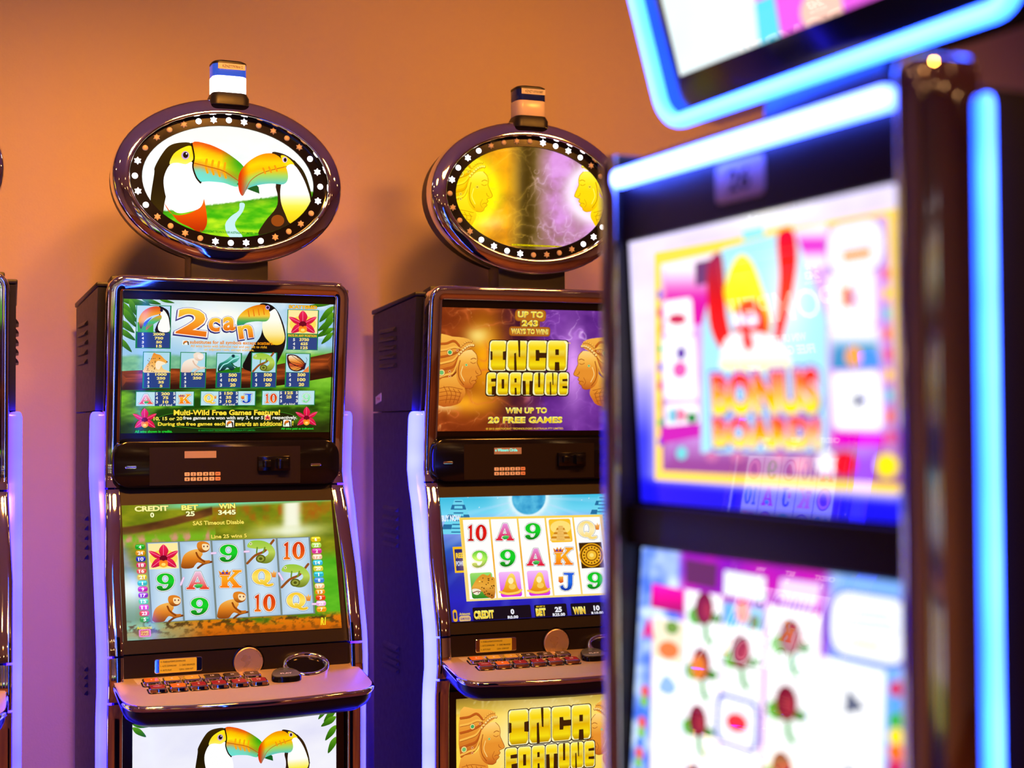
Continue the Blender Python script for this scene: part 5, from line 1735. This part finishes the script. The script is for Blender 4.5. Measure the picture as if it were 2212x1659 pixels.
def art_near_upper():
    A = Art(NEARU, 0.474, 0.311)

    def bg(x, y):
        n = fbm(x / 70, y / 50, 3)
        c = mixc((215, 200, 250), (240, 235, 255), n)
        c = mixc(c, (255, 255, 255), np.exp(-((x - 1640) / 90) ** 2 - ((y - 455) / 40) ** 2))
        c = mixc(c, (60, 60, 230), np.clip((y - 800) / 150, 0, 1) * np.clip((1440 - x) / 40, 0, 1))
        c = mixc(c, (90, 70, 235), np.clip((y - 880) / 150, 0, 1) * np.clip((x - 1930) / 30, 0, 1))
        return mixc(c, (25, 20, 235), np.clip((y - (1030 + (x - 1400) * .075)) / 20, 0, 1))
    A.bg(bg, 90, 70)
    # golden frame with scene inside
    A.poly([(1408, 545), (1945, 452), (1968, 1072), (1422, 1042)], (255, 215, 70))
    A.poly([(1424, 572), (1922, 470), (1945, 1050), (1438, 1022)], lambda x, y: mixc(mixc((235, 200, 250), (190, 120, 220), fbm(x / 40, y / 40, 4)), (150, 70, 140), np.clip((y - 940) / 60, 0, 1)), fine=12)
    A.poly([(1424, 572), (1560, 545), (1560, 700), (1430, 720)], lambda x, y: mixc((250, 235, 250), (215, 20, 160), np.clip((y - 590) / 60, 0, 1)), fine=8)
    A.poly([(1500, 570), (1560, 556), (1562, 610), (1502, 622)], (110, 60, 110))
    A.poly([(1720, 500), (1790, 485), (1795, 580), (1722, 590)], lambda x, y: mixc((255, 240, 255), (215, 0, 190), np.exp(-((y - 535) / 18) ** 2)), fine=8)
    # sky with the figure
    A.poly([(1560, 540), (1718, 498), (1790, 700), (1790, 985), (1520, 985), (1520, 700)], lambda x, y: mixc((165, 225, 245), (235, 250, 255), np.exp(-((x - 1705) / 40) ** 2 - ((y - 640) / 110) ** 2)), fine=14)
    A.poly([(1560, 520), (1715, 484), (1717, 497), (1560, 533)], (255, 215, 70))
    A.poly([(1604, 500), (1652, 489), (1654, 512), (1606, 523)], (140, 225, 235))
    A.poly(sm([(1530, 570), (1556, 548), (1566, 600), (1572, 690), (1590, 770), (1566, 770), (1538, 720), (1528, 640)], 4), vgrad((150, 40, 90), (225, 20, 0), (235, 40, 0)))
    A.poly(sm([(1682, 510), (1716, 500), (1726, 560), (1716, 640), (1696, 730), (1672, 790), (1680, 690), (1686, 600)], 4), vgrad((225, 10, 60), (245, 60, 0), (235, 30, 20)))
    A.poly(sm([(1566, 640), (1580, 580), (1602, 552), (1628, 572), (1650, 630), (1668, 690), (1660, 740), (1630, 680), (1590, 690)], 4), vgrad((255, 240, 60), (255, 235, 0), (240, 150, 0)))
    A.poly(sm([(1588, 690), (1610, 655), (1640, 658), (1660, 700), (1654, 750), (1600, 756)], 4), vgrad((235, 80, 0), (225, 60, 0), (200, 50, 10)))
    A.ellipse(1598, 698, 14, 15, (250, 220, 250))
    A.ellipse(1627, 698, 14, 15, (250, 220, 250))
    A.poly(sm([(1570, 740), (1600, 725), (1650, 728), (1690, 750), (1715, 800), (1690, 810), (1570, 808), (1560, 780)], 4), vgrad((255, 245, 250), (255, 255, 255), (255, 250, 160)))
    A.poly([(1606, 720), (1614, 700), (1624, 722), (1632, 756), (1618, 770), (1608, 750)], (225, 50, 20))
    # lettering
    for t, cx, cy, wd, ht in (('BONUS', 1652, 858, 236, 96), ('BOARD!', 1655, 942, 236, 70)):
        A.text(t, cx, cy, wd, ht, vgrad((225, 0, 30), (245, 90, 10), (255, 205, 0), (255, 240, 0)), .065, 0, [((70, 50, 200), .075), ((255, 215, 245), .03)], spacing=1.04)
    # tiles
    for x0, y0, x1, y1, blobs in ((1432, 655, 1500, 728, [(1464, 695, 20, 12, (200, 40, 80))]), (1430, 738, 1512, 870, [(1474, 770, 10, 14, (90, 40, 160)), (1472, 806, 16, 18, (235, 90, 170))]),
                                  (1440, 880, 1516, 930, [(1474, 904, 14, 14, (235, 120, 150)), (1500, 910, 12, 12, (30, 130, 40)), (1458, 905, 10, 16, (120, 190, 210))])):
        A.rect(x0, y0, x1, y1, (255, 252, 255), 8)
        for a in blobs:
            A.ellipse(*a)
    A.rect(1786, 492, 1920, 590, (120, 110, 190), 26)
    A.rect(1790, 496, 1916, 586, (250, 248, 255), 24)
    A.rect(1824, 552, 1888, 562, (245, 150, 50), 4)
    A.line([(1812, 520), (1890, 510)], 4, (170, 160, 220))
    A.line([(1808, 540), (1900, 530)], 4, (170, 160, 220))
    for x0, y0, x1, y1 in ((1792, 602, 1896, 716), (1800, 816, 1908, 936)):
        A.rect(x0, y0, x1, y1, (255, 255, 255), 10)
    A.text('1', 1834, 650, 18, 40, (235, 130, 0), .08)
    A.text('K', 1852, 652, 24, 36, (200, 120, 180), .05)
    A.poly([(1850, 858), (1880, 874), (1846, 892)], (90, 90, 130))
    A.poly([(1796, 724), (1900, 718), (1906, 806), (1800, 808)], lambda x, y: mixc((60, 140, 190), (255, 245, 250), np.clip((765 - y) / 30, 0, 1)), fine=8)
    A.ellipse(1848, 780, 18, 22, (245, 160, 50))
    for k in range(9):
        A.ellipse(1918 + k * .8, 600 + k * 44, 9, 14, ((225, 60, 110), (255, 205, 0), (90, 200, 210), (240, 110, 20))[k % 4], 10)
        A.ellipse(1424 + k * 1.2, 640 + k * 40, 5, 12, ((90, 60, 220), (225, 60, 110), (240, 190, 0), (60, 180, 90))[k % 4], 10)
    A.poly([(1800, 940), (1912, 946), (1914, 970), (1806, 972)], (220, 0, 190))
    A.ellipse(1790, 1006, 22, 24, (250, 245, 255))
    A.ellipse(1828, 1008, 26, 26, (225, 10, 30))
    A.ellipse(1916, 1012, 24, 26, (255, 225, 20))
    A.ellipse(1736, 1010, 18, 16, (225, 130, 160))
    A.poly([(1432, 930), (1520, 920), (1520, 950), (1436, 965)], (200, 30, 170))
    A.ellipse(1480, 985, 12, 14, (110, 210, 210))
    for x in (1545, 1600, 1690):
        A.ellipse(x, 992, 14, 12, (200, 110, 160))
    return A


NEARL = [(1388.7, 1184.5), (1987.8, 1265.4), (1981, 1790), (1342, 1738)]


def art_near_lower():
    A = Art(NEARL, 0.474, 0.297)

    def bg(x, y):
        n = fbm(x / 40, y / 30, 13)
        c = mixc((70, 110, 230), (215, 235, 255), np.clip((n - .3) * 2, 0, 1))
        c = mixc(c, mixc((110, 20, 180), (225, 20, 170), n), np.clip((x - 1490) / 20, 0, 1) * np.clip((1840 - x) / 20, 0, 1))
        return mixc(c, (120, 170, 245), np.clip((x - 1840) / 20, 0, 1))
    A.bg(bg, 80, 60)
    A.poly([(1418, 1258), (1512, 1272), (1512, 1318), (1414, 1306)], vgrad((235, 20, 190), (225, 0, 130), (150, 20, 80)))
    A.poly([(1512, 1212), (1595, 1224), (1592, 1270), (1512, 1258)], (95, 40, 80))
    A.poly([(1612, 1236), (1706, 1250), (1704, 1292), (1610, 1280)], (235, 248, 250))
    A.poly([(1738, 1252), (1820, 1262), (1812, 1300), (1732, 1288)], (235, 205, 250))
    # reels
    cols = [((1420, 1322), (1508, 1332), 1408, 1500), ((1512, 1270), (1606, 1282), 1500, 1596), ((1610, 1292), (1702, 1346), 1600, 1692), ((1712, 1296), (1820, 1312), 1700, 1808), ((1822, 1378), (1936, 1394), 1808, 1934)]
    for (a, b_, c, d) in cols:
        A.poly([a, b_, (d, 1800), (c, 1790)], (252, 253, 255))
        A.line([a, (c, 1790)], 5, (215, 190, 235))
    A.rect(1610, 1292, 1704, 1345, (120, 180, 230), 4)
    A.ellipse(1655, 1310, 16, 22, (235, 130, 110))
    A.ellipse(1684, 1328, 14, 14, (20, 120, 40))
    A.ellipse(1628, 1320, 8, 22, (60, 160, 220))
    A.rect(1424, 1326, 1506, 1418, (235, 225, 190), 4)
    A.text('A', 1408, 1350, 36, 40, (225, 30, 120), .08)
    A.ellipse(1466, 1390, 30, 18, (235, 120, 20))
    A.ellipse(1476, 1345, 20, 14, (110, 150, 30))

    def plum(x, y, s=1.0):
        A.ellipse(x - 20 * s, y + 14 * s, 22 * s, 18 * s, (90, 175, 50), 14)
        A.ellipse(x + 26 * s, y + 18 * s, 18 * s, 10 * s, (60, 130, 40), 12)
        A.ellipse(x, y, 24 * s, 32 * s, (120, 20, 45), 18)
        A.ellipse(x + 6 * s, y + 4 * s, 12 * s, 18 * s, (160, 45, 60), 14)
        A.line(smo([(x + 4 * s, y + 34 * s), (x + 6 * s, y + 54 * s), (x + 16 * s, y + 64 * s)]), 12 * s, (50, 150, 50))
    for x, y in ((1562, 1306), (1554, 1412), (1546, 1522), (1652, 1382), (1760, 1350), (1754, 1464), (1746, 1580), (1536, 1640)):
        plum(x, y)
    A.ellipse(1548, 1418, 20, 24, (220, 120, 40))
    for y in (1446, 1566, 1690):
        A.poly([(1872, y - 20), (1906, y + 10), (1868, y + 22)], (90, 95, 120))
        A.line([(1848, y - 44), (1868, y - 22)], 5, (200, 205, 225))
    A.rect(1596, 1458, 1694, 1566, (70, 80, 190), 16)
    A.rect(1604, 1466, 1686, 1556, (245, 248, 255), 14)
    A.ellipse(1645, 1512, 26, 18, (235, 40, 50))
    A.rect(1416, 1508, 1502, 1560, (235, 245, 255), 10)
    A.poly(sm([(1438, 1470), (1460, 1440), (1490, 1462), (1470, 1480)], 3), (140, 180, 235))
    A.rect(1838, 1268, 1976, 1392, (90, 90, 190), 30)
    A.rect(1842, 1272, 1972, 1386, (245, 250, 255), 28)
    A.rect(1862, 1348, 1930, 1362, (245, 160, 30), 4)
    for k in range(3):
        A.line([(1880 - k * 12, 1300 + k * 14), (1940 + k * 6, 1306 + k * 14)], 5, (170, 185, 215))
    for k in range(9):
        A.ellipse(1960, 1420 + k * 24, 16, 14, ((200, 40, 90), (90, 160, 235), (60, 170, 70), (250, 220, 20), (240, 110, 30))[k % 5], 10)
        A.ellipse(1398 - k * 3, 1480 + k * 22, 12, 14, ((225, 80, 30), (120, 190, 40), (60, 120, 230))[k % 3], 10)
    return A


def art_near_topper():
    A = Art([(0, 0), (1000, 0), (1000, 560), (0, 560)], 0.49, 0.272)
    A.bg(lambda x, y: mixc((205, 225, 225), (240, 245, 245), fbm(x / 300, y / 200, 3)), 30, 20)
    A.poly([(330, 560), (380, 330), (700, 330), (760, 560)], (225, 90, 220))
    A.poly([(330, 560), (350, 470), (420, 470), (410, 560)], (90, 210, 235))
    A.ellipse(560, 540, 70, 46, (240, 190, 170))
    return A


def near_machine():
    Z = Z3
    root = tag(empty('slot_machine', (POS3[0], POS3[1], 0), YAW3), 'blurred near slot machine with thick blue neon edges and bonus game screen', 'slot machine')
    US = lambda w: .0473 * w
    LS = lambda w: -.0153 - (w + .364) * .0686
    # cabinet
    b = MB()
    b.prism([(-.50, -Z), (-.50, .066), (-.045, .066), (-.045, -.70), (.02, -.78), (.02, -Z)], -.262, .262)
    b.build('cabinet', M_BLACK, root, Z, smooth=20)
    for s in (-1, 1):
        b = MB()
        b.prism([(-.50, -Z), (-.50, .067), (-.046, .067), (-.046, -.70), (.015, -.80), (.015, -Z)], s * .262, s * .286)
        b.build('side_panel', M_SIDE, root, Z, bevel=.004)
    b = MB()
    b.plate([(-.250, -.012), (.250, -.012), (.250, .082), (-.250, .082)], -.045, .004)
    hd = b.build('header_panel', M_HEADER, root, Z, bevel=.004)
    b = MB()
    b.loft([[(u, v, w) for u, w in rr(-.004, .026, .043 + e, .0205 + e, .008, 3)] for e, v in ((0, .0035), (0, .0050), (-.0008, .0054))])
    flat_text(b, '26', -.004, .026, .040, .024, .0056, 1, .02)
    b.build('number_sticker', [mat('sticker_pink', (0.62, 0.45, 0.45), 0.4, noise=(60, .05)), M_INK], hd, Z)
    # side rails: broad rounded chrome
    for s in (-1, 1):
        sec = [(s * a, d) for a, d in ((.2465, -.04), (.2465, .010), (.2490, .017), (.2560, .0205), (.2650, .0205), (.2740, .0165), (.2810, .008), (.2850, -.004), (.2865, -.020), (.2865, -.044))]
        cu = s * .265
        path = [(.093, .55), (.0915, .78), (.087, .93), (.078, 1.0)] + [(w, 1.0) for w in (.05, -.1, -.2, -.311, -.364, -.5, -.66, -.74)]
        b = MB()
        b.loft([[(cu + (a - cu) * k, d * k - .01 * (1 - k), w) for a, d in sec] for w, k in path])
        n_, m_ = len(sec), len(path) - 1
        for i in range(m_):              # the wall towards the screen is black plastic
            b.mi[i * n_] = 1
            b.mi[i * n_ + n_ - 1] = 1
        b.build('side_rail', [M_RAIL, M_BLACK], root, Z, smooth=60)
    # screens
    b = MB()
    b.plate([(-.248, .004), (.248, .004), (.248, -.338), (-.248, -.338)], -.03, -.0012, vf=US)
    s1 = b.build('upper_screen', M_GLOSS, root, Z, smooth=0)
    picture(art_near_upper(), 'screen_picture', M_IMG_NEAR, s1, Z, (0, 0), (-.0147, -.311), .0003)
    b = MB()
    b.plate([(-.248, -.340), (.248, -.340), (.248, -.70), (-.248, -.70)], -.03, -.0012, vf=LS)
    s2 = b.build('lower_screen', M_GLOSS, root, Z, smooth=0)
    picture(art_near_lower(), 'screen_picture', M_IMG_NEAR_LOW, s2, Z, (-.0153, -.364), (.0050, -.660), .0003)
    b = MB()
    b.plate([(-.250, -.361), (.250, -.361), (.250, -.314), (-.250, -.314)], -.03, .0)
    b.build('middle_band', M_DARK, root, Z, bevel=.004)
    # neon along the top
    b = MB()
    prof = [(a, c, 1) for a, c in rr(0, 0, .009, .0112, .007, 4)]
    rings, cols = [], []
    for u, k in ((-.2425, .45), (-.2410, .75), (-.2370, .95), (-.232, 1), (0, 1), (.232, 1), (.2370, .95), (.2410, .75), (.2425, .45)):
        rings.append([(u, .014 + a * k, .0605 + c * k) for a, c, f in prof])
        cols.append([1.0 - abs(c) / .0112 * .7 for a, c, f in prof])
    b.loft(rings, cols=cols)
    b.build('top_light_bar', M_NEONW, root, Z, smooth=60, colors=True)
    for s in (-1, 1):
        b = MB()
        rings, cols = [], []
        for w, k in ((.0585, .4), (.0575, .7), (.053, .93), (.047, 1), (-.2, 1), (-.5, 1), (-.9, 1), (-1.3, 1)):
            pr = rr(0, 0, .005, .0066, .004, 4)
            rings.append([(s * .2905 + a * k, -.048 + c * k, w) for a, c in pr])
            cols.append([1.0 - abs(c) / .0066 * .8 for a, c in pr])
        b.loft(rings, cols=cols)
        b.build('side_light_bar', M_NEON, root, Z, smooth=60, colors=True)
    # deck and base of the near machine (below the picture)
    b = MB()
    b.loft([[(u * (1 + e), v * (1 + e), w) for u, v in rr(0, .10, .285, .13, .06, 6)] for e, w in ((-.04, -.80), (0, -.785), (0, -.765), (-.01, -.76))])
    b.build('button_deck', M_DECK, root, Z)
    # sign on top
    lean = lambda w: -.090 + .28 * (w - .14)
    b = MB()
    b.prism([(-.19, .06), (-.08, .06), (-.10, .16), (-.17, .16)], -.10, .10)
    b.build('sign_post', mat('post_grey', (0.10, 0.08, 0.09), 0.35, noise=(60, .05)), root, Z, bevel=.004)
    b = MB()
    b.loft([[(u, lean(w) + v, w) for u, w in rr(0, .315, .297 + e, .178 + e, .032, 5)] for e, v in ((-.02, -.075), (-.004, -.055), (-.004, -.004), (-.008, -.002))])
    sg = b.build('sign_box', M_GLOSS, root, Z, smooth=30)
    pr = rr(0, 0, .0085, .009, .006, 4)
    loop = rr(0, .315, .292, .173, .034, 7)
    b = MB()
    rings, cols = [], []
    n = len(loop)
    for i in range(n):
        p, q, r_ = loop[i - 1], loop[i], loop[(i + 1) % n]
        t = np.array(r_) - np.array(p)
        t = t / np.linalg.norm(t)
        nrm = np.array((t[1], -t[0]))
        rings.append([(q[0] + nrm[0] * a, lean(q[1]) + .002 + c, q[1] + nrm[1] * a) for a, c in pr])
        cols.append([1.0 - abs(a) / .0085 * .7 for a, c in pr])
    rings.append(rings[0])
    cols.append(cols[0])
    b.loft(rings, cols=cols, caps=False)
    b.build('sign_light_tube', M_NEON, sg, Z, smooth=60, colors=True)
    up = np.array((.28, 1.0)) / math.hypot(.28, 1)
    art_near_topper().build('sign_picture', M_IMG_NEAR_LOW, sg, (0, lean(.322) - .0012, .322), (1, 0, 0), (0, up[0], up[1]), (0, up[1], -up[0]), Z)
    return root


near_machine()


# ------------------------------------------------------------------ bank of copies added behind the camera, unseen, for the chrome to reflect
def copy_tree(o, parent=None):
    c = o.copy()
    COL.objects.link(c)
    c.parent = parent
    for ch in list(o.children):
        copy_tree(ch, c)
    return c


for k, (src, u, what) in enumerate(((M2, -1.9, 'unseen golden-face slot machine added for chrome reflections, far left of its bank'), (M1, -1.1, 'unseen toucan slot machine added for chrome reflections, second of its bank'),
                                    (M2, -0.3, 'unseen golden-face slot machine added for chrome reflections, third of its bank'), (M1, 0.5, 'unseen toucan slot machine added for chrome reflections, fourth of its bank'))):
    c = copy_tree(src)
    x, y, _ = row(u, 6.4, 0)
    c.location = (x, y, 0)
    c.rotation_euler = (0, 0, ROW + PI)
    for ch in c.children:
        if ch.name.startswith('light_bar'):
            ch.material_slots[0].link = 'OBJECT'
            ch.material_slots[0].material = M_BARDIM
    tag(c, what, 'slot machine', 'slot machines added for chrome reflections')


# ------------------------------------------------------------------ the room
def surface(name, pts, m, kind='structure'):
    b = MB()
    b.add(pts, [tuple(range(len(pts)))])
    o = b.build(name, m, world=True, smooth=0)
    return tag(o, kind=kind)


def plaster(name, c1, c2):
    m = mat(name, c1, 0.62, spec=0.3, bump=(190, 0.35, 0.0016))
    nt = m.node_tree
    bs = nt.nodes['Principled BSDF']
    tc = nt.nodes.new('ShaderNodeTexCoord')
    n = nt.nodes.new('ShaderNodeTexNoise')
    n.inputs['Scale'].default_value = 1.3
    n.inputs['Detail'].default_value = 5
    nt.links.new(tc.outputs['Object'], n.inputs['Vector'])
    mx = nt.nodes.new('ShaderNodeMix')
    mx.data_type = 'RGBA'
    mx.inputs[6].default_value = (*c1, 1)
    mx.inputs[7].default_value = (*c2, 1)
    nt.links.new(n.outputs['Fac'], mx.inputs[0])
    nt.links.new(mx.outputs[2], bs.inputs['Base Color'])
    return m


def carpet():
    m = mat('carpet', (0.10, 0.03, 0.06), 0.95, bump=(600, 0.5, 0.003))
    nt = m.node_tree
    bs = nt.nodes['Principled BSDF']
    tc = nt.nodes.new('ShaderNodeTexCoord')
    v = nt.nodes.new('ShaderNodeTexVoronoi')
    v.inputs['Scale'].default_value = 3.0
    nt.links.new(tc.outputs['Object'], v.inputs['Vector'])
    r = nt.nodes.new('ShaderNodeValToRGB')
    r.color_ramp.elements[0].color = (0.42, 0.16, 0.08, 1)
    r.color_ramp.elements[1].color = (0.18, 0.05, 0.06, 1)
    nt.links.new(v.outputs['Distance'], r.inputs['Fac'])
    nt.links.new(r.outputs['Color'], bs.inputs['Base Color'])
    return m


M_WALL = plaster('wall_plaster', (0.64, 0.50, 0.40), (0.58, 0.44, 0.35))
U0, U1, V0, V1 = -3.6, 5.6, -0.52, 7.5
wall_t = 0.12


def slab(name, u0, u1, v0, v1, z0, z1, m):
    b = MB()
    vs = [row(u, v, z) for u in (u0, u1) for v in (v0, v1) for z in (z0, z1)]
    b.add(vs, [(0, 1, 3, 2), (4, 6, 7, 5), (0, 4, 5, 1), (2, 3, 7, 6), (0, 2, 6, 4), (1, 5, 7, 3)])
    return tag(b.build(name, m, world=True, smooth=0), kind='structure')


slab('wall_back', U0, U1, V0 - wall_t, V0, 0, CEIL, M_WALL)
slab('wall_left', U0 - wall_t, U0, V0 - wall_t, V1, 0, CEIL, M_WALL)
slab('wall_right', U1, U1 + wall_t, V0 - wall_t, V1, 0, CEIL, M_WALL)
slab('wall_front', U0, U1, V1, V1 + wall_t, 0, CEIL, M_WALL)
slab('floor', U0 - wall_t, U1 + wall_t, V0 - wall_t, V1 + wall_t, -0.1, 0, carpet())
slab('ceiling', U0 - wall_t, U1 + wall_t, V0 - wall_t, V1 + wall_t, CEIL, CEIL + 0.1, plaster('ceiling_plaster', (0.74, 0.60, 0.48), (0.68, 0.54, 0.42)))
slab('baseboard_back', U0, U1, V0, V0 + 0.015, 0, 0.10, mat('baseboard', (0.08, 0.05, 0.04), 0.4, noise=(40, .05)))

# recessed ceiling lights of the hall
M_DOWN = mat('downlight_lens', (0.9, 0.8, 0.6), 0.4, emit=(1.0, 0.55, 0.2), es=30.0)
M_DRIM = mat('downlight_rim', (0.6, 0.55, 0.5), 0.3, 1.0)
proto = None
spots = [(u, 1.6) for u in (-2.3, -1.34, -0.42, 0.36, 1.45, 2.4, 3.3)] + [(u, v) for u in (-2.6, -1.15, 0.35, 2.0, 3.6) for v in (3.6, 5.0, 6.4)]
for k in range(1):
    for u, v in spots:
        x, y, _ = row(u, v, 0)
        if proto is None:
            e = tag(empty('ceiling_light', (x, y, CEIL)), 'small round recessed ceiling light seen as a glint in the chrome', 'light', 'recessed ceiling lights')
            b = MB()
            b.loft([[(p, q, h) for p, q in ell(0, 0, r, r, 20)] for r, h in ((.085, 0), (.085, -.008), (.065, -.010), (.062, -.004))], caps=False)
            b.build('rim', M_DRIM, e)
            b = MB()
            b.loft([[(p, q, h) for p, q in ell(0, 0, r, r, 20)] for r, h in ((.063, -.001), (.060, -.006))])
            b.build('lens', M_DOWN, e)
            proto = e
        else:
            e = proto.copy()
            COL.objects.link(e)
            e.location = (x, y, CEIL)
            for ch in list(proto.children):
                c = ch.copy()
                COL.objects.link(c)
                c.parent = e
